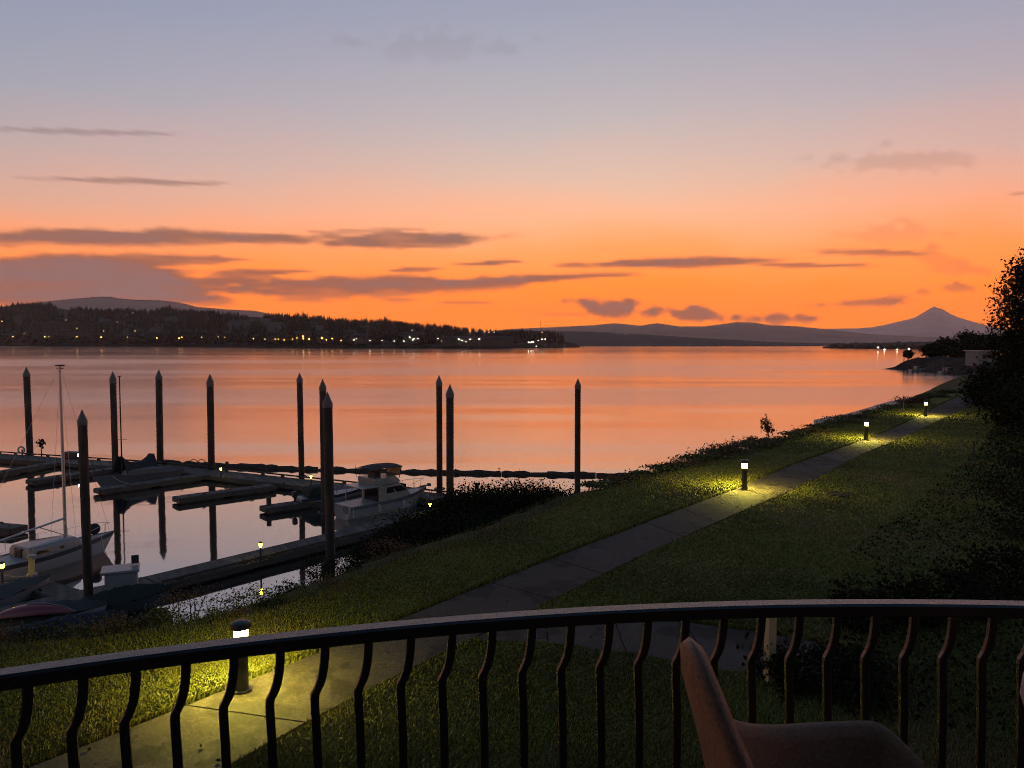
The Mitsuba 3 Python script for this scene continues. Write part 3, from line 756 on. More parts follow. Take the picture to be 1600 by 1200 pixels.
A0, A1, A2 = np.array([-62, 78.3]), np.array([-31.5, 67.6]), np.array([-3.2, 53.2])
dock('outer_dock', 'long outer dock walkway with a timber bull rail, right of the grey sailboat', A1, A2, 2.3, 6.0, 1)
dock('outer_dock', 'left stretch of the outer dock, behind the grey sailboat', A0, A1 + [-.35, .13], 2.3, 6.0, 1)
B0, B1 = W(95, 942, DK)[:2], W(716, 791, DK)[:2]
dock('inner_dock', 'inner dock walkway running from the shore past the cabin cruiser', B0 + (B1 - B0) * .16, B1, 1.8, 5.0, -1, rh=.10)
dock('inner_dock', 'near left end of the inner dock beside the upturned red kayak', W(-70, 975, DK)[:2], B0 + (B1 - B0) * .155, 1.9, 5.0)
FING = [((275, 777), (425, 757), 'finger dock ending right of the grey sailboat'), ((152, 764), (318, 741), 'finger dock lying along the near side of the grey sailboat'), ((47, 750), (190, 729), 'short finger dock behind the white sailboat mast'), ((-30, 742), (84, 722), 'finger dock at the far left behind the leftmost piling'), ((29, 823), (-110, 812), 'dark finger dock end floating at the left edge'), ((412, 792), (560, 771), 'finger dock with a square post between the runabout and open water'), ((40, 908), (118, 931), 'short finger dock carrying the white power pedestal')]
for a, b, lab in FING:
    dock('finger_dock', lab, W(*a, DK), W(*b, DK), 1.1, 4.0)
p = W(420, 789, DK)
k = thing('dock_post', 'short square post at the end of the finger dock beside the runabout', 'post')
put(k, box(p + [0, 0, .2], (.28, .28, .7), .5, .02), 'm_timber')

# log boom
BOOM = np.array([W(250, 725, 0)[:2], W(330, 729.5, 0)[:2], W(470, 734.5, 0)[:2], W(700, 740, 0)[:2], W(1005, 745, 0)[:2]])
s = np.r_[0, np.cumsum(np.hypot(*np.diff(BOOM, axis=0).T))]
nl = 11
for k in range(nl):
    e0, e1 = s[-1] * (k + .02) / nl, s[-1] * (k + 1.005) / nl
    rg = np.random.default_rng(300 + k)
    tt = np.linspace(e0, e1, 9)
    c = np.stack([np.interp(tt, s, BOOM[:, j]) for j in (0, 1)], 1)
    c += rg.normal(size=c.shape) * .05
    lg = thing('boom_log', 'weathered floating log of the log boom outside the marina, ' + nth(k), 'log', 'floating logs of the log boom')
    m = tube(np.c_[c, .06 + rg.normal(size=9) * .045], (.25 if k > 2 else .34) * rg.uniform(.8, 1.15, 9), 9)
    put(lg, m, 'm_log', 50)

# dock lamps
def dock_lamp(px, py, z, h, lab, strength=30, post=True, r=.085, col=(1, .72, .02)):
    p = W(px, py, z + h)
    t = thing('dock_lamp', lab, 'lamp')
    b = np.array([p[0], p[1], z])
    if post:
        part(t, 'post', _lathe(np.array([.05, .045]), np.array([0, h - .1]), 8, b), 'm_dark', 40)
    part(t, 'lens', _lathe(np.array([r * .7, r, r * .9]), np.array([h - .1, h, h + .1]), 12, b), 'm_white', emitter=emitter(col, strength, 2.0))
    part(t, 'hood', _lathe(np.array([r * 1.25, r * 1.1, .02]), np.array([h + .11, h + .15, h + .2]), 12, b), 'm_dark', 40)


dock_lamp(345, 733, DK, .75, 'yellow dock lamp beside the sign post on the outer dock', 32, r=.085)
dock_lamp(486, 745, DK, .75, 'yellow dock lamp on the outer dock just right of the middle piling', 32, r=.085)
dock_lamp(407, 852, DK, .75, 'yellow lamp half way along the inner dock', 32, r=.085)
dock_lamp(672, 789, DK, .6, 'bright lamp on the dock in front of the cabin cruiser bow', 32, r=.085)
dock_lamp(3, 884, DK, .9, 'orange lamp at the left edge beside the white sailboat', 40, r=.12, col=(1, .55, .012))
dock_lamp(122, 711, DK, .9, 'tiny white lamp on the outer dock beside the nearest piling', 40, r=.08, col=(1, .95, .8))

# white power pedestal, sign post, small gear of the docks
p = W(50, 903, DK)
t = thing('power_pedestal', 'pale dock power pedestal beside the white sailboat', 'pedestal')
part(t, 'base', box(p + [0, 0, .1], (.42, .42, .2), .5, .02), 'm_offwhite')
part(t, 'column', box(p + [0, 0, .55], (.26, .26, .75), .5, .03), 'm_tan')
part(t, 'head', box(p + [0, 0, 1.0], (.34, .34, .16), .5, .03), 'm_offwhite')
p = W(355, 741, DK)
t = thing('sign_post', 'small dark sign on a thin post on the outer dock', 'sign')
part(t, 'post', _lathe(np.array([.03, .03]), np.array([0, 1.0]), 8, p), 'm_dark')
part(t, 'panel', box(p + [0, 0, .9], (.34, .04, .34), -.4), 'm_dark')
p = W(309, 730, DK)
t = thing('hose_rack', 'pair of hose loops standing on the outer dock left of the sign post', 'hose')
for dx in (-.35, .35):
    an = np.linspace(0, 2 * np.pi, 17)
    part(t, 'loop', tube(np.c_[p[0] + dx + .34 * np.cos(an), np.full(17, p[1]), p[2] + .36 + .34 * np.sin(an)], .035, 6, False), 'm_dark', 50)
p = W(745, 776, DK)
t = thing('gate_sign', 'small square sign on a post where the docks meet the shore', 'sign')
part(t, 'post', _lathe(np.array([.04, .04]), np.array([0, .9]), 8, p), 'm_dark')
part(t, 'panel', box(p + [0, 0, .75], (.3, .06, .5), -.4), 'm_timber')
p = W(65, 714, DK)
t = thing('wind_vane', 'bushy topped marker pole on the left stretch of the outer dock', 'marker')
part(t, 'pole', _lathe(np.array([.05, .04]), np.array([0, 1.3]), 8, p), 'm_dark')
rg = np.random.default_rng(8)
part(t, 'tuft', leaves(p + [0, 0, 1.35] + rg.normal(size=(90, 3)) * [.14, .14, .2], .14, rg), 'm_leaf_dark')
p = W(112, 717, DK)
t = thing('dock_box', 'dark storage box with rounded lid on the left stretch of the outer dock', 'box')
part(t, 'body', box(p + [0, 0, .3], (1.2, .6, .55), -.3, .03), 'm_dark')
part(t, 'lid', box(p + [0, 0, .63], (1.26, .66, .14), -.3, .05), 'm_grey')
p = W(35, 715, DK)
t = thing('life_ring', 'round pale life ring on a stand beside the leftmost piling', 'life ring')
part(t, 'stand', box(p + [0, 0, .4], (.1, .1, .8), 0), 'm_dark')
an = np.linspace(0, 2 * np.pi, 17)
part(t, 'ring', tube(np.c_[p[0] + .3 * np.cos(an), np.full(17, p[1] - .12), p[2] + .75 + .3 * np.sin(an)], .08, 7, False), 'm_offwhite', 50)

# ------------------------------------------------------------------ boats
def hull(L, B, bow, stern, draft=.35, tr=.75, rake=.5, ns=22, nk=9, full=.42, pw=2.0, deck_drop=.06):
    """Closed hull, x forwards, waterline at z = 0; returns hull, deck, and functions of the sheer."""
    t = np.linspace(0, 1, ns)
    b = np.where(t < full, B / 2 * (tr + (1 - tr) * np.sin(np.pi / 2 * t / full)), B / 2 * np.maximum(1 - ((t - full) / (1 - full)) ** pw, .012))
    sh = stern + (bow - stern) * t ** 2
    k = np.linspace(-1, 1, 2 * nk - 1)
    P = np.zeros((ns, len(k), 3))
    for i in range(ns):
        a = np.abs(k)
        y = np.sign(k) * b[i] * np.minimum(1, (a ** .55) * (.93 + .07 * a))
        zz = -draft * (1 - .75 * t[i] ** 4) + (sh[i] + draft * (1 - .75 * t[i] ** 4)) * a ** 1.7
        x = L * (t[i] - .5) + rake * t[i] ** 5 * np.clip(zz / bow, -.6, 1)
        P[i] = np.stack([np.broadcast_to(x, y.shape), y, zz], 1)
    m = grid(P)
    tr_c = np.vstack([P[0], [[P[0, 0, 0], 0, P[0, 0, 2]]]])
    f = np.array([[len(k), j, j + 1] for j in range(len(k) - 1)])
    trn = trimesh.Trimesh(tr_c, f, process=False)
    D = np.stack([P[:, 0] * [1, .97, 1] - [0, 0, deck_drop], (P[:, 0] + P[:, -1]) / 2 + [0, 0, .04 - deck_drop], P[:, -1] * [1, .97, 1] - [0, 0, deck_drop]], 1)
    return cat([m, trn]), grid(D), P


def lay(m, pos, rz, dz=0.0):
    return mv(m, [pos[0], pos[1], dz], rz)


def strip(P, k0, k1, off=.012):
    """A band along both sides of a hull."""
    out = []
    for s in (0, 1):
        i0, i1 = (k0, k1) if s == 0 else (P.shape[1] - 1 - k0, P.shape[1] - 1 - k1)
        a, b = P[:, i0].copy(), P[:, i1].copy()
        a[:, 1] += np.sign(a[:, 1]) * off; b[:, 1] += np.sign(b[:, 1]) * off
        out.append(grid(np.stack([a, b], 1)))
    return cat(out)


def loft(rings):
    """Closed rings of equal count, bottom to top, capped on top."""
    R = np.asarray(rings, float)
    n, m = R.shape[:2]
    v = np.vstack([R.reshape(-1, 3), R[-1].mean(0)])
    i, j = np.meshgrid(np.arange(n - 1), np.arange(m), indexing='ij')
    q = np.stack([i * m + j, i * m + (j + 1) % m, (i + 1) * m + (j + 1) % m, (i + 1) * m + j], -1).reshape(-1, 4)
    k = np.arange(m)
    return trimesh.Trimesh(v, np.vstack([q[:, [0, 1, 2]], q[:, [0, 2, 3]], np.stack([k + (n - 1) * m, (k + 1) % m + (n - 1) * m, k * 0 + n * m], 1)]), process=False)


def ring(x0, x1, w0, w1, z):
    """A rounded-corner outline: from x0 (rear, half width w0) to x1 (front, half width w1)."""
    pts = [(x0, -w0), (x0 + (x1 - x0) * .5, -max(w0, w1)), (x1 - .12, -w1), (x1, -w1 * .55), (x1, w1 * .55), (x1 - .12, w1), (x0 + (x1 - x0) * .5, max(w0, w1)), (x0, w0)]
    return [(x, y, z) for x, y in pts]


# white sailboat
pos = np.array([(-22.0 - 25.6) / 2, (42.2 + 35.6) / 2]); rz = math.atan2(42.2 - 35.6, 25.6 - 22.0)
pos = pos - .45 * np.array([math.cos(rz), math.sin(rz)])
sb = thing('sailboat', 'white sailboat with a bare mast moored at the left of the marina', 'sailboat')
H, D, P = hull(6.9, 2.3, 1.05, .8, .4, .62, .65)
part(sb, 'hull', lay(H, pos, rz), 'm_white', 45)
part(sb, 'deck', lay(D, pos, rz), 'm_offwhite', 45)
part(sb, 'rub_rail', lay(strip(P, 0, 1), pos, rz), 'm_dark')
cab = loft([ring(-1.0, 2.0, .85, .55, .80), ring(-1.0, 1.9, .82, .5, 1.15), ring(-.9, 1.6, .72, .42, 1.33)])
cabk = part(sb, 'cabin', lay(cab, pos, rz), 'm_white', 40)
for s_ in (-1, 1):
    for x0 in (-.3, .55):
        w = mv(box((0, 0, 0), (.6, .02, .14)), (x0, s_ * (.845 - .05 * (x0 > 0)), 1.03), 0)
        key = numbered(f'{cabk}__window'); put(key, lay(w, pos, rz), 'm_glassdark')
part(sb, 'companionway', lay(box((-1.04, 0, 1.0), (.06, .55, .55)), pos, rz), 'm_dark')
mast_x = 1.35
mtop = 10.25
part(sb, 'mast', lay(tube([(mast_x, 0, 1.2), (mast_x, 0, 5), (mast_x - .02, 0, mtop)], [.085, .08, .06], 10), pos, rz), 'm_alu', 50)
part(sb, 'masthead', lay(cat([box((mast_x, 0, mtop + .03), (.34, .30, .07)), box((mast_x, 0, mtop - .12), (.10, .5, .05))]), pos, rz), 'm_dark')
part(sb, 'boom', lay(tube([(mast_x, 0, 2.3), (-2.4, 0, 1.75)], [.055, .05], 8), pos, rz), 'm_alu')
part(sb, 'vang', lay(tube([(mast_x - .05, 0, 1.42), (.0, 0, 2.1)], [.02, .02], 5), pos, rz), 'm_dark')
rails = [tube([(3.3, s_ * .35, 1.05), (3.35, s_ * .33, 1.6), (3.85, 0, 1.55)], .018, 5) for s_ in (-1, 1)]
rails += [tube([(x0, s_ * w, .95), (x0, s_ * w, 1.5)], .014, 5) for s_ in (-1, 1) for x0, w in ((2.0, .9), (.6, 1.15), (-1.0, 1.2), (-2.4, 1.1), (-3.5, .85))]
rails += [tube([(-3.5, s_ * .85, 1.5), (-2.4, s_ * 1.1, 1.5), (-1.0, s_ * 1.2, 1.5), (.6, s_ * 1.15, 1.5), (2.0, s_ * .9, 1.5), (3.35, s_ * .33, 1.6)], .008, 4) for s_ in (-1, 1)]
part(sb, 'railing', lay(cat(rails), pos, rz), 'm_alu', kind=None)
part(sb, 'rigging', lay(cat([tube([(mast_x, 0, mtop), (3.8, 0, 1.1)], .007, 4), tube([(mast_x, 0, mtop), (-3.65, 0, .95)], .007, 4)] + [tube([(mast_x, 0, mtop * .98), (mast_x - .1, s_ * 1.15, .95)], .007, 4) for s_ in (-1, 1)]), pos, rz), 'm_alu')
part(sb, 'sail_bag', lay(mv(trimesh.creation.icosphere(2, .30), (3.0, .1, 1.36)), pos, rz), 'm_canvas_blue', True)
part(sb, 'tiller', lay(tube([(-3.5, .1, 1.0), (-2.6, .1, 1.2)], .03, 6), pos, rz), 'm_offwhite')

# grey sailboat at the outer dock
gp = W(205, 748, 0)[:2]; grz = math.atan2(4.6, 6.6) + math.pi
gp = np.array([-30.2, 62.2]); grz = math.atan2(-5.4, -4.2)
gs = thing('sailboat', 'small grey sailboat with a thin mast moored at the outer dock', 'sailboat')
H, D, P = hull(6.4, 2.2, 1.0, .8, .35, .65, .6)
part(gs, 'hull', lay(H, gp, grz), 'm_grey', 45)
part(gs, 'deck', lay(D, gp, grz), 'm_canvas_grey', 45)
part(gs, 'cabin', lay(loft([ring(-1.2, 1.6, .75, .5, .75), ring(-1.1, 1.4, .7, .42, 1.2)]), gp, grz), 'm_grey', 40)
mp = WD(186.5, 588, 61.2)
ca, sa = math.cos(-grz), math.sin(-grz)
lx, ly = mp[0] - gp[0], mp[1] - gp[1]
part(gs, 'mast', tube([(mp[0], mp[1], 1.1), (mp[0], mp[1], mp[2])], [.055, .045], 8), 'm_dark')
part(gs, 'spreader', box((mp[0] + .1, mp[1], 3.7), (.75, .03, .03)), 'm_dark')
part(gs, 'masthead', box((mp[0], mp[1], mp[2]), (.22, .2, .06)), 'm_dark')
e0, e1 = WD(187, 722, 61), WD(237, 722, 64)
cov = np.array([[0, 2.35], [.12, 2.0], [.3, 1.72], [.5, 1.68], [.75, 1.66], [.98, 2.0], [1.0, 2.15]])
q = np.stack([np.interp(np.linspace(0, 1, 12), [0, 1], [e0[j], e1[j]]) for j in (0, 1)], 1)
topz = np.interp(np.linspace(0, 1, 12), *cov.T)
nn = np.array([-(e1 - e0)[1], (e1 - e0)[0]]); nn = nn / np.hypot(*nn)
C = np.stack([np.c_[q + nn * w, np.full(12, 0) + np.where(abs(w) > .5, 1.0, topz)] for w in (-.75, -.3, 0, .3, .75)], 1)
part(gs, 'boom_cover', grid(C), 'm_canvas_blue', 50, label='dark canvas cover draped over the boom')

# open runabout
rp = np.array([-12.9, 54.2]); rrz = math.atan2(2.6, 3.6)
rb = thing('runabout', 'small open runabout with a windshield left of the cabin cruiser', 'motorboat')
H, D, P = hull(4.9, 1.9, .95, .7, .3, .85, .5)
part(rb, 'hull', lay(H, rp, rrz), 'm_offwhite', 45)
part(rb, 'deck', lay(D, rp, rrz), 'm_offwhite', 45)
part(rb, 'rub_rail', lay(strip(P, 0, 1), rp, rrz), 'm_dark')
part(rb, 'canvas', lay(loft([ring(-1.9, .1, .72, .72, .72), ring(-1.8, 0, .66, .66, 1.15), ring(-1.4, -.1, .5, .5, 1.38)]), rp, rrz), 'm_canvas_green', 50)
wsf = [tube([(.15, -.8, .85), (.0, -.7, 1.3), (.0, .7, 1.3), (.15, .8, .85)], .025, 6), tube([(.9, 0, .9), (.35, 0, 1.28)], .02, 5), tube([(.0, -.7, 1.3), (.5, -.45, 1.28), (.5, .45, 1.28), (.0, .7, 1.3)], .025, 6)]
part(rb, 'windshield', lay(cat(wsf), rp, rrz), 'm_offwhite')
part(rb, 'outboard_motor', lay(cat([box((-2.65, 0, .95), (.32, .34, .45), 0, .06), box((-2.62, 0, .4), (.16, .14, .9), 0, .03)]), rp, rrz), 'm_dark')
part(rb, 'bow_rail', lay(cat([tube([(1.2, s_ * .7, .9), (1.9, s_ * .42, 1.2), (2.6, 0, 1.25)], .016, 5) for s_ in (-1, 1)]), rp, rrz), 'm_alu')

def layc(m, pos, rz):
    return lay(trimesh.Trimesh(np.asarray(m.vertices) * [1, 1, .90], m.faces, process=False), pos, rz)


# cabin cruiser
cp = np.array([-8.85, 51.7]); crz = .80
cc = thing('cabin_cruiser', 'white cabin cruiser with a flybridge and canvas bimini at the inner dock', 'motorboat')
H, D, P = hull(6.4, 2.4, 1.3, 1.0, .35, .9, .7, full=.5, pw=2.4)
part(cc, 'hull', layc(H, cp, crz), 'm_white', 45)
part(cc, 'deck', layc(D, cp, crz), 'm_offwhite', 45)
part(cc, 'rub_rail', layc(strip(P, 0, 1), cp, crz), 'm_grey')
cabin = loft([ring(-.9, 2.1, 1.05, .75, 1.0), ring(-.9, 1.75, 1.02, .7, 1.55), ring(-.9, 1.1, .98, .66, 2.15)])
ck = part(cc, 'cabin', layc(cabin, cp, crz), 'm_white', 35)
for s_ in (-1, 1):
    w = trimesh.Trimesh(np.array([(-.3, s_ * 1.075, 1.55), (1.45, s_ * .93, 1.55), (.95, s_ * .92, 1.98), (-.3, s_ * 1.05, 1.98)]), [[0, 1, 2], [0, 2, 3]], process=False)
    w = trimesh.Trimesh(np.vstack([w.vertices, w.vertices - [0, s_ * .06, 0]]), [[0, 1, 2], [0, 2, 3], [4, 6, 5], [4, 7, 6], [0, 4, 5], [0, 5, 1], [1, 5, 6], [1, 6, 2], [2, 6, 7], [2, 7, 3], [3, 7, 4], [3, 4, 0]], process=False)
    put(numbered(f'{ck}__window'), layc(w, cp, crz), 'm_glassdark')
put(numbered(f'{ck}__window'), layc(box((1.62, 0, 1.72), (.06, 1.1, .42)), cp, crz), 'm_glassdark')
put(numbered(f'{ck}__door'), layc(box((-.92, -.1, 1.5), (.06, 1.5, 1.0)), cp, crz), 'm_glassdark')
part(cc, 'cockpit_roof', layc(box((-1.5, 0, 2.16), (1.6, 2.1, .09), 0, .03), cp, crz), 'm_white')
for s_ in (-1, 1):
    part(cc, 'roof_post', layc(tube([(-2.25, s_ * .95, 1.0), (-2.2, s_ * .95, 2.12)], .03, 6), cp, crz), 'm_alu')
part(cc, 'transom_door', layc(box((-3.22, -.5, .72), (.05, .5, .5)), cp, crz), 'm_grey')
part(cc, 'flybridge', layc(loft([ring(-1.2, 1.2, .95, .68, 2.2), ring(-1.25, 1.05, .98, .66, 2.45), ring(-1.25, .75, .96, .6, 2.72)]), cp, crz), 'm_white', 35)
part(cc, 'helm_seat', layc(box((-.6, 0, 2.9), (.5, .9, .5), 0, .06), cp, crz), 'm_dark')
xb = np.linspace(-1.5, 1.1, 9)
zb_ = 3.62 - .12 * ((xb + .2) / 1.3) ** 2
C = np.stack([np.c_[xb, np.full(9, w), zb_ - .16 * (w / .95) ** 2] for w in np.linspace(-.95, .95, 7)], 1)
part(cc, 'bimini', layc(cat([grid(C), grid(C[:, ::-1] - [0, 0, .03])]), cp, crz), 'm_canvas_brown', 60)
part(cc, 'bimini_curtain', layc(grid(np.stack([np.c_[np.full(5, 1.0), np.linspace(-.8, .8, 5), np.full(5, zz)] for zz in (2.75, 3.48)], 1)), cp, crz), 'm_tan')
for s_ in (-1, 1):
    for f0, f1, fr in (((-1.0, .9, 2.5), (-1.45, .92, 3.4), .018), ((.9, .75, 2.5), (1.05, .85, 3.45), .03), ((-.2, .9, 2.6), (.3, .92, 3.5), .018)):
        part(cc, 'bimini_frame', layc(tube([(f0[0], s_ * f0[1], f0[2]), (f1[0], s_ * f1[1], f1[2])], fr, 5), cp, crz), 'm_dark')
rl = [tube([(1.4, s_ * .95, 1.2), (1.5, s_ * .95, 1.8), (2.6, s_ * .55, 1.95), (3.75, 0, 2.0)], .018, 5) for s_ in (-1, 1)] + [tube([(x0, s_ * w, 1.2), (x0 + .1, s_ * w, h_)], .016, 5) for s_ in (-1, 1) for x0, w, h_ in ((2.2, .72, 1.88), (3.0, .38, 1.96))]
part(cc, 'bow_rail', layc(cat(rl), cp, crz), 'm_alu')
part(cc, 'anchor', layc(cat([box((3.75, 0, 1.38), (.9, .16, .08)), box((4.15, 0, 1.4), (.2, .3, .22), 0, .04)]), cp, crz), 'm_grey')
part(cc, 'fender', layc(cat([_lathe(np.array([.03, .11, .12, .11, .03]), np.array([.3, .4, .6, .85, .95]), 10, (x0, -1.36, 0)) for x0 in (-1.2, .8)]), cp, crz), 'm_white', True)
part(cc, 'antenna', layc(tube([(-1.4, .9, 2.6), (-1.5, .9, 3.6)], .012, 4), cp, crz), 'm_dark')

def line_to(t, a, b, sag=.25):
    a, b = np.asarray(a, float), np.asarray(b, float)
    u = np.linspace(0, 1, 9)[:, None]
    part(t, 'mooring_line', tube(a + (b - a) * u - [[0, 0, 1.0]] * (4 * sag * u * (1 - u)), .018, 5), 'm_tan')


def at_boat(p, rz_, x, y, z_):
    c_, s_ = math.cos(rz_), math.sin(rz_)
    return [p[0] + c_ * x - s_ * y, p[1] + s_ * x + c_ * y, z_]


line_to(cc, at_boat(cp, crz, 3.3, -.3, 1.1), at_boat(cp, crz, 3.6, -2.0, DK))
line_to(cc, at_boat(cp, crz, -3.0, -1.0, .9), at_boat(cp, crz, -3.6, -2.0, DK), .1)
line_to(sb, at_boat(pos, rz, 3.0, -.5, 1.0), at_boat(pos, rz, 2.2, -2.2, DK))
line_to(sb, at_boat(pos, rz, -2.8, -1.0, .85), at_boat(pos, rz, -1.6, -2.2, DK))
line_to(gs, at_boat(gp, grz, 2.6, .5, .95), at_boat(gp, grz, 2.0, 1.7, DK), .1)

# covered boats, kayak, skiff, kiosk at the near left
def covered(label, px, py, z0, L, B, rz_, canvas, hullm, peak=.45, name='covered_boat'):
    c = W(px, py, z0)
    t = thing(name, label, 'boat')
    H, D, P = hull(L, B, .62, .5, .15, .8, .3)
    part(t, 'hull', mv(H, c, rz_), hullm, 45)
    ns = P.shape[0]
    x = P[:, 0, 0]
    s_ = np.sin(np.pi * np.clip((x - x[0]) / (x[-1] - x[0]), .06, .96)) ** .5
    rg = np.random.default_rng(int(px) + 900)
    C = np.stack([np.stack([x, P[:, 0, 1] * w * 1.02, P[:, 0, 2] + .03 + peak * s_ * (1 - abs(w) ** 1.5) + rg.normal(size=ns) * .025], 1) for w in (-1, -.6, -.25, .0, .25, .6, 1)], 1)
    part(t, 'cover', mv(grid(C), c, rz_), canvas, 50)
    return t


covered('small boat under a grey canvas cover behind the upturned red kayak', 62, 982, .1, 4.2, 1.7, .42, 'm_canvas_grey', 'm_offwhite')
covered('small boat under a dark blue cover nearest the bank', 105, 1000, .1, 3.6, 1.6, .5, 'm_canvas_blue', 'm_dark', .4)
covered('low dark covered skiff moored below the white dock kiosk', 190, 955, .1, 3.4, 1.5, .55, 'm_canvas_green', 'm_dark', .5, 'skiff')
covered('pale hulled boat cut off by the left edge of the view', -22, 952, .1, 5.0, 2.0, 1.1, 'm_canvas_grey', 'm_offwhite', .35, 'moored_boat')
kp = W(50, 957, 1.0)
kk = thing('kayak', 'red kayak lying upside down over the grey covered boat', 'kayak')
tt = np.linspace(-1, 1, 19)
wk = .40 * (1 - np.abs(tt) ** 2.2) + .01
an = np.linspace(0, np.pi, 9)
C = np.stack([np.stack([np.full(9, t_ * 1.5), w * np.cos(an), .30 * (w / .37) * np.sin(an) ** .8 - .12 * t_ * t_], 1) for t_, w in zip(tt, wk)], 0)
part(kk, 'hull', mv(cat([grid(C), grid(np.stack([C[:, 0], C[:, -1]], 1))]), kp, .3), 'm_red', 60)
part(kk, 'keel_strip', mv(tube(np.stack([tt[8:] * 1.5, 0 * tt[8:], .31 * (wk[8:] / .37) - .12 * tt[8:] ** 2 + .01], 1), .02, 5), kp, .3), 'm_white')
bp = W(191, 934, DK)
ks = thing('dock_kiosk', 'white box shaped dock kiosk with an overhanging lid on the inner dock', 'kiosk')
krz = .42
part(ks, 'cabinet', box(bp + [0, 0, .6], (1.25, 1.0, 1.2), krz, .03), 'm_offwhite')
part(ks, 'lid', box(bp + [-.04, 0, 1.26], (1.5, 1.2, .12), krz, .03), 'm_white')
part(ks, 'vent', box(bp + [.35, .5, 1.55], (.3, .1, .36), krz, .02), 'm_dark')
part(ks, 'handle', box(bp + [.15, -.60, .62], (.3, .05, .05), krz), 'm_dark')

# ------------------------------------------------------------------ boats of the spit
for i, (x, y, lab) in enumerate([(1434, 581, 'left of the two small white boats moored below the rocky spit'), (1481, 584, 'right of the two small white boats moored below the rocky spit')]):
    p = W(x, y, 0)
    t = thing('spit_boat', lab, 'boat')
    H, D, P = hull(7.5, 2.6, 1.3, 1.0)
    part(t, 'hull', mv(H, p, .3), 'm_offwhite', 45)
    part(t, 'cabin', mv(loft([ring(-1.5, 2.0, 1.0, .7, 1.0), ring(-1.5, 1.2, 1.0, .65, 2.2)]), p, .3), 'm_white', 40)
    part(t, 'window', mv(box((.1, 0, 1.75), (2.2, 2.06, .45)), p, .3), 'm_glassdark')
    part(t, 'canopy', mv(box((-2.2, 0, 2.6), (2.6, 2.2, .12), 0, .04), p, .3), 'm_canvas_grey')

# ------------------------------------------------------------------ lamps and buildings of the far shore
GLOBE = trimesh.creation.icosphere(1)
LAMPS = [(20, 526, 1.6), (70, 526, 1.5), (76, 526, .7), (120, 526, 1.2), (158, 527, 1.6), (199, 527, .6), (245, 528, 1.1), (280, 528.5, 1.3), (284, 527, .9), (315, 527, .8), (341, 526, .5), (351, 527, .35), (396, 529, .9), (38, 521, .6),
         (120, 513, .5), (162, 517, .5), (211, 517, .5), (3, 502, .7), (414, 530, .5), (430, 530, .6), (435, 530, .6), (444, 531, .6), (457, 530, .7), (473.5, 525.5, 1.2), (474, 529, 1.3), (483, 530, 1.2), (503, 528, 1.6), (510, 531, .7), (519, 529, 1.0), (533, 532, .9), (464, 528, .5)]
WHITE = [(553, 531, .9), (557, 529, .5), (578, 532, 1.0), (597, 532, .7), (616, 533, .5), (631, 533, .7), (640, 527, 1.2), (645, 531, 1.1), (647, 529, .6), (653, 529, .8), (684, 529, .9), (695, 527, .6), (699, 532, .9), (717, 530, 1.3), (722, 532, .9), (735, 530, 1.0), (749, 530, 1.7), (690, 533, .8),
         (800, 532, 1.3), (826, 535, 1.5), (830, 535, 1.5), (833, 534, 1.5), (847, 530, .9), (852, 530, 1.1), (841, 532, .6), (838, 541, .5), (882, 540, .7), (789, 535, .5), (728, 534, .4)]
SMALL = [(745, 518), (757, 519), (764, 519), (772, 519), (183, 503), (103, 500), (208, 489), (978, 522), (965, 522), (1065, 529), (1048, 527), (1078, 538), (847, 519), (644, 516)]
RIGHT = [(1372, 543, .8), (1382, 546, .6), (1420, 545.5, 1.6), (1485, 543, .9), (1402, 546, .5)]


def far_lamp(name, lab, group, px, py, Y, r, col, s, pole=True):
    p = WD(px, py, Y)
    t = thing(name, lab, 'lamp', group)
    part(t, 'lamp_head', trimesh.Trimesh(np.asarray(GLOBE.vertices) * r + p, GLOBE.faces, process=False), 'm_white', True, emitter=emitter(col, s, .25))
    if pole:
        part(t, 'pole', _lathe(np.array([.3, .2]), np.array([-min(14, p[2] - 4), -r]), 5, p), 'm_dark')


for i, (x, y, s_) in enumerate(sorted(LAMPS)):
    far_lamp('shore_lamp', 'warm orange street lamp on the far shore, ' + nth(i), 'orange street lamps along the far shore', x, y, float(near_shore(x)) - 4, .95 + .25 * s_, (1, .52, .09), 5.5 * s_)
for i, (x, y, s_) in enumerate(sorted(WHITE)):
    far_lamp('yard_lamp', 'white yard lamp on the far shore, ' + nth(i), 'white yard lamps on the far shore', x, y, float(near_shore(x)) - 4, .75 + .2 * s_, (1, .93, .70), 6.5 * s_)
for i, (x, y) in enumerate(sorted(SMALL)):
    far_lamp('hillside_lamp', 'faint house light on the hills across the river, ' + nth(i), 'faint lights on the hills across the river', x, y, 1880 if x > 900 else float(near_shore(x)) + 20, .7, (1, .85, .6), 2.2, False)
for i, (x, y, s_) in enumerate(sorted(RIGHT)):
    far_lamp('pier_lamp', 'white lamp on the low far shore beyond the rocky spit, ' + nth(i), 'white lamps beyond the rocky spit', x, y, 1000, .7 + .2 * s_, (1, .92, .72), 12 * s_)

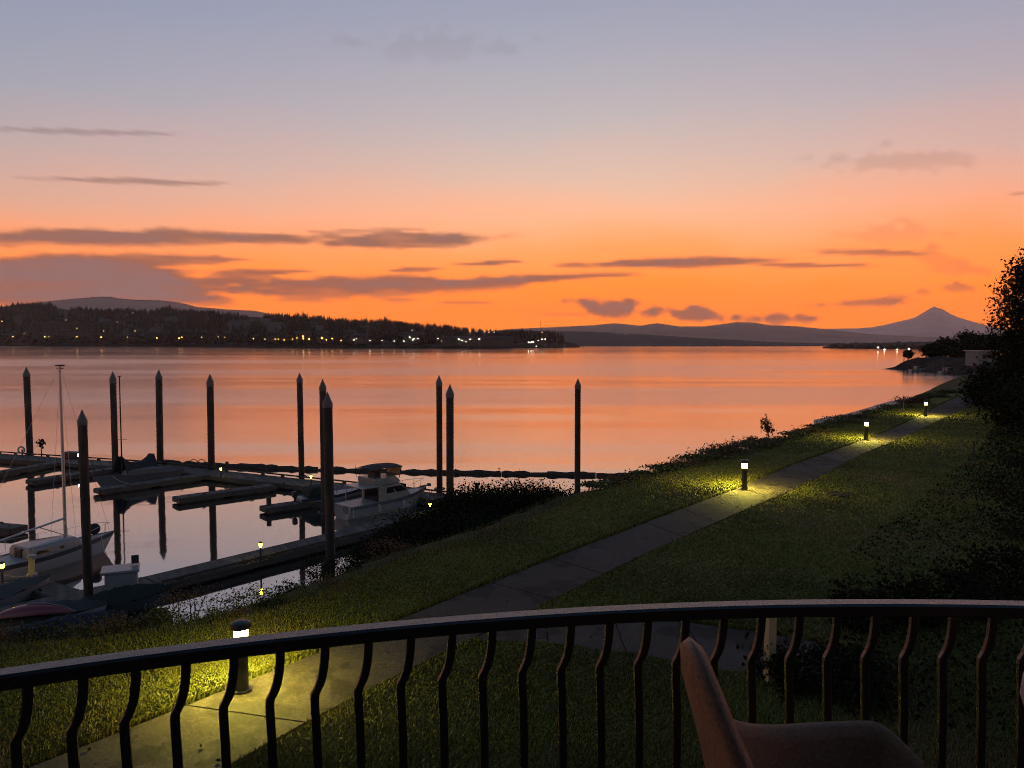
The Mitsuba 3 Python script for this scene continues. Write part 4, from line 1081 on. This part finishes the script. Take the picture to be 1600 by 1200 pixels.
Yb = 2060.0
c0, c1 = WD(50, 519, Yb), WD(183, 520, Yb - 60)
ap = thing('apartment_building', 'long flat apartment building low on the wooded hill across the river', 'building')
Lb = np.hypot(*(c1 - c0)[:2]); arz = math.atan2((c1 - c0)[1], (c1 - c0)[0]); mid = (c0 + c1) / 2
part(ap, 'wall', box(mid + [0, 10, 4], (Lb, 16, 40), arz), 'm_farwall')
part(ap, 'roof', box(mid + [0, 10, 26], (Lb + 4, 19, 3), arz), 'm_farroof')
for k in range(14):
    for r_ in range(3):
        q = c0 + (c1 - c0) * (k + .5) / 14
        part(ap, 'window', box(q + [0, 1.2, 4 + 7 * r_], (9, 2, 4), arz), 'm_farpane')
for i, (x, y, w, h_, lab) in enumerate([(473, 526, 26, 14, 'lit waterfront house beside the brightest pair of yellow lamps'), (503, 525, 22, 12, 'gabled waterfront house right of the lit waterfront house'), (560, 526, 30, 9, 'low dark house left of the white yard lamps'), (425, 524, 22, 13, 'dark house at the left of the waterfront houses'), (745, 529, 120, 7, 'long low pale shed among the white yard lamps'), (645, 525, 34, 10, 'dark warehouse at the middle of the far shore'), (545, 521, 20, 10, 'house with a pale gable above the waterfront houses')]):
    Yh = float(near_shore(x)) + 10
    p = WD(x, y, Yh); p[2] -= 3
    t = thing('shore_house', lab, 'house')
    part(t, 'wall', box(p + [0, 8, h_ * .3 - 5], (w, 12, h_ * .6 + 10)), 'm_farwall')
    gab = trimesh.Trimesh(p + np.array([(-w / 2 - 1, 1, h_ * .6), (w / 2 + 1, 1, h_ * .6), (w / 2 + 1, 15, h_ * .6), (-w / 2 - 1, 15, h_ * .6), (-w / 2 - 1, 8, h_), (w / 2 + 1, 8, h_)]), [[0, 1, 5], [0, 5, 4], [2, 3, 4], [2, 4, 5], [0, 4, 3], [1, 2, 5], [0, 3, 2], [0, 2, 1]], process=False)
    part(t, 'roof', gab, 'm_farroof')
    for k in range(3):
        part(t, 'window', box(p + [w * (-.3 + .3 * k), 1.9, h_ * .32], (w * .12, .6, h_ * .2)), 'm_farpane')
for i, (x, y0, y1, lean, lab) in enumerate([(847, 503, 536, -2.5, 'tall thin crane mast on the far shore point'), (870, 514, 541, -3.0, 'shorter stout crane tower at the tip of the far shore')]):
    Y = 1460.0
    a, b = WD(x, y1, Y), WD(x + lean, y0, Y)
    t = thing('harbour_crane', lab, 'crane')
    part(t, 'mast', tube([a, (a + b) / 2, b], [1.4 if i else .8, 1.0 if i else .6, .35], 6), 'm_dark')
    part(t, 'boom', tube([a + [0, 0, 6], a * .45 + b * .55 + [9 if i else 4, 0, 0]], [.7, .3], 6), 'm_dark')
    part(t, 'base', box(a + [0, 0, 2], (9, 8, 8)), 'm_dark')

# ------------------------------------------------------------------ path lights, posts and covers of the lawn
def bollard(px, py, label, strength):
    b = W(px, py, LAWN)
    t = thing('path_light', label, 'path light')
    part(t, 'foot', _lathe(np.array([.15, .15, .11]), np.array([0, .03, .035]), 24, b), 'm_black', 40)
    part(t, 'post', _lathe(np.array([.098, .098]), np.array([.03, .70]), 24, b), 'm_black', 40)
    part(t, 'collar', _lathe(np.array([.098, .122, .122]), np.array([.70, .735, .76]), 24, b), 'm_black', 40)
    part(t, 'lens', _lathe(np.array([.104, .108, .104]), np.array([.765, .86, .955]), 24, b), 'm_white', True, emitter=emitter((1, .93, .30), 3.2, 2.0))
    an = np.linspace(0, 2 * np.pi, 33)
    rg_ = np.stack([np.stack([b[0] + r_ * np.cos(an), b[1] + r_ * np.sin(an), np.full(33, b[2] + .955)], 1) for r_ in (.112, .137)], 1)
    part(t, 'light_ring', grid(rg_[:, ::-1]), 'm_white', emitter=emitter((1, .88, .13), strength, 14.0))
    part(t, 'cap', _lathe(np.array([.146, .148, .138, .10, .01]), np.array([.958, .98, 1.035, 1.06, 1.07]), 24, b), 'm_black', 40)


bollard(378, 1079, 'nearest glowing path light, behind the balcony railing', 3900)
bollard(1163, 765, 'second path light, glowing at the bend left of the lawn', 5200)
bollard(1353, 688, 'third path light from the balcony, glowing beside the path', 5200)
bollard(1446, 650, 'farthest small path light, glowing near the tall dark tree', 5200)
p = W(1202, 1068, LAWN)
t = thing('marker_post', 'tan square post standing beyond the railing near the side path', 'post')
part(t, 'shaft', box(p + [0, 0, .55], (.135, .135, 1.12), .3, .01), 'm_tan')
part(t, 'top', box(p + [0, 0, 1.13], (.15, .15, .04), .3, .01), 'm_offwhite')
p = W(1521, 721, LAWN)
t = thing('lawn_stake', 'thin stake standing on the lawn near the right hand bed', 'stake')
put(t, box(p + [0, 0, .4], (.06, .06, .95), .2, .008), 'm_timber')
p = W(1411, 645, LAWN)
t = thing('shore_post', 'thin dark post on the bank left of the farthest path light', 'post')
put(t, box(p + [0, 0, .5], (.06, .06, 1.5), .2, .01), 'm_timber')
p = W(1312, 773, LAWN + .03)
t = thing('drain_cover', 'dark round drain cover lying in the lawn', 'drain cover')
put(t, _lathe(np.array([.42, .42, .38]), np.array([0, .045, .05]), 24, p), 'm_soil')
for i in range(3):
    pass

# ------------------------------------------------------------------ balcony
RT = EYE[2] - .72                                        # top of the rail
DECK = RT - 1.0
rp_ = np.array([W(x, y, RT)[:2] for x, y in [(0, 1056), (200, 1029), (400, 1004), (600, 982.5), (800, 964), (1000, 953), (1200, 947), (1350, 945.5), (1600, 947)]])
coef = np.polyfit(rp_[:, 0], rp_[:, 1], 3)
X = np.linspace(-2.0, 2.05, 90)
Yr = np.polyval(coef, X)
lo = X < rp_[0, 0]; k_ = np.polyder(coef)
Yr[lo] = np.polyval(coef, rp_[0, 0]) + np.polyval(k_, rp_[0, 0]) * (X[lo] - rp_[0, 0]) - .12 * (X[lo] - rp_[0, 0]) ** 2
hi = X > rp_[-1, 0]
Yr[hi] = np.polyval(coef, rp_[-1, 0]) + np.polyval(k_, rp_[-1, 0]) * (X[hi] - rp_[-1, 0]) - .10 * (X[hi] - rp_[-1, 0]) ** 2
line = np.c_[X, Yr]
tan = np.gradient(line, axis=0); tan /= np.hypot(*tan.T)[:, None]
out = np.c_[-tan[:, 1], tan[:, 0]]
rl = thing('balcony_railing', 'curved black iron balcony railing with bent balusters', 'railing')


def sweep(o0, o1, z0, z1, bev=.004):
    prof = [(o0 + bev, z0), (o1 - bev, z0), (o1, z0 + bev), (o1, z1 - bev), (o1 - bev, z1), (o0 + bev, z1), (o0, z1 - bev), (o0, z0 + bev)]
    P = np.stack([np.c_[line + out * o, np.full(len(line), z_)] for o, z_ in prof] , 1)
    P = np.concatenate([P, P[:, :1]], 1)
    m = grid(P)
    return m


part(rl, 'top_rail', sweep(0, .052, RT - .036, RT, .006), 'm_rail')
part(rl, 'bottom_rail', sweep(.01, .042, DECK + .08, DECK + .11), 'm_rail')
s = np.r_[0, np.cumsum(np.hypot(*np.diff(line, axis=0).T))]
x_first = W(40, 1077, RT - .036)[0]
s0 = np.interp(x_first, X, s)
pitch = .1065
for k in range(-12, 30):
    sk = s0 + k * pitch
    if not .03 < sk < s[-1] - .03:
        continue
    c = np.array([np.interp(sk, s, line[:, j]) for j in (0, 1)])
    tn = np.array([np.interp(sk, s, tan[:, j]) for j in (0, 1)])
    ou = np.array([-tn[1], tn[0]])
    zz = np.array([0, -.03, -.06, -.085, -.105, -.117, -.124, -.135, -.17, -.22, -.30, -.885])
    off = np.array([0, -.001, -.004, -.009, -.016, -.0225, -.026, -.0272, -.0262, -.024, -.022, -.020])
    P = np.stack([np.r_[c + ou * .026 + tn * o, RT - .034 + z_] for o, z_ in zip(off, zz)])
    w = .0105
    ring_ = []
    for q in P:
        ring_.append(np.stack([np.r_[q[:2] + tn * a * w + ou * b * w, q[2]] for a, b in ((-1, -.7), (-.7, -1), (.7, -1), (1, -.7), (1, .7), (.7, 1), (-.7, 1), (-1, .7))]))
    R = np.stack(ring_)
    part(rl, 'baluster', grid(np.concatenate([R, R[:, :1]], 1)), 'm_rail')
fl = sg.Polygon(np.vstack([line + out * .1, [[2.05, -2.2], [-2.0, -2.2]]]))
struct('balcony_floor', 'floor of the balcony behind the railing', prism(fl, DECK - .15, DECK), 'm_concrete')

# the house that carries the balcony, behind and above the camera
hs = thing('house', 'pale house carrying the balcony, behind the camera', 'house')
part(hs, 'wall', box((3, -7.3, 10.5), (26, 10, 9.5)), 'm_wall')
part(hs, 'eave', box((3, -3.4, DECK + 2.75), (27, 8.6, .25)), 'm_timber')

# barrel chair on the balcony
ch = thing('patio_chair', 'brown high backed patio chair standing inside the balcony railing', 'chair')
cx, cy, sz = .945, 1.50, DECK + .40
ph = np.linspace(-2.35, 2.35, 61)
hb = .440 + .405 * np.exp(-(ph / .62) ** 2) - .03 * np.clip((np.abs(ph) - 1.7) / .6, 0, 1) ** 2
rx, ry = .36, .25
inner, outer = [], []
flare = .20
prof = []
for o, f in ((.0, 0), (.0, .5), (.0, .93), (.008, .985), (.026, 1.0), (.044, .985), (.052, .93), (.052, .5), (.052, 0)):
    z_ = DECK + .28 + (hb - .0) * f * 1.0
    rr_ = o + flare * f
    prof.append(np.stack([cx - (rx + rr_) * np.cos(ph) * np.where(np.cos(ph) < 0, .16, 1), cy + (ry + rr_) * np.sin(ph), z_], 1))
part(ch, 'backrest', cat([grid(np.stack(prof, 1)), trimesh.creation.icosphere(2, .028)]) if False else grid(np.stack(prof, 1)), 'm_wicker', 60)
an = np.linspace(0, 2 * np.pi, 33)[:-1]
part(ch, 'seat', prism(sg.Polygon(np.c_[cx + .06 + .38 * np.cos(an), cy + .25 * np.sin(an)]), DECK + .30, DECK + .40), 'm_wicker')
part(ch, 'cushion', loft([np.c_[cx + .06 + .36 * np.cos(an), cy + .23 * np.sin(an), np.full(32, DECK + .402)], np.c_[cx + .06 + .38 * np.cos(an), cy + .24 * np.sin(an), np.full(32, DECK + .45)], np.c_[cx + .06 + .33 * np.cos(an), cy + .20 * np.sin(an), np.full(32, DECK + .49)]]), 'm_wicker', 60)
for sx_ in (-.26, .32):
    for sy_ in (-.22, .22):
        part(ch, 'leg', _lathe(np.array([.02, .026]), np.array([0, .30]), 10, (cx + sx_, cy + sy_, DECK)), 'm_black')
pp = WD(1620, 1098, 1.75)
t = thing('lantern_pot', 'pale pink rounded pot cut off by the right edge of the view', 'pot')
part(t, 'bowl', _lathe(np.array([.05, .09, .105, .10, .085]), np.array([-.09, -.05, 0, .045, .06]), 24, pp + [.085, 0, 0]), 'm_pink', True)
part(t, 'stand', _lathe(np.array([.13, .03, .03, .06]), np.array([DECK - pp[2], DECK - pp[2] + .03, -.12, -.09]), 16, pp + [.085, 0, 0]), 'm_black', 40)

# ------------------------------------------------------------------ haze
if HAZE:
    scene['haze'] = {'type': 'cube', 'to_world': T().translate([500, 8150, 379]).scale([12800, 8400, 382]), 'bsdf': {'type': 'null'}, 'interior': {'type': 'ref', 'id': 'haze_air'}}
    labels['haze'] = {'label': 'thin morning haze over the river and the distant hills', 'kind': 'stuff', 'category': 'haze'}
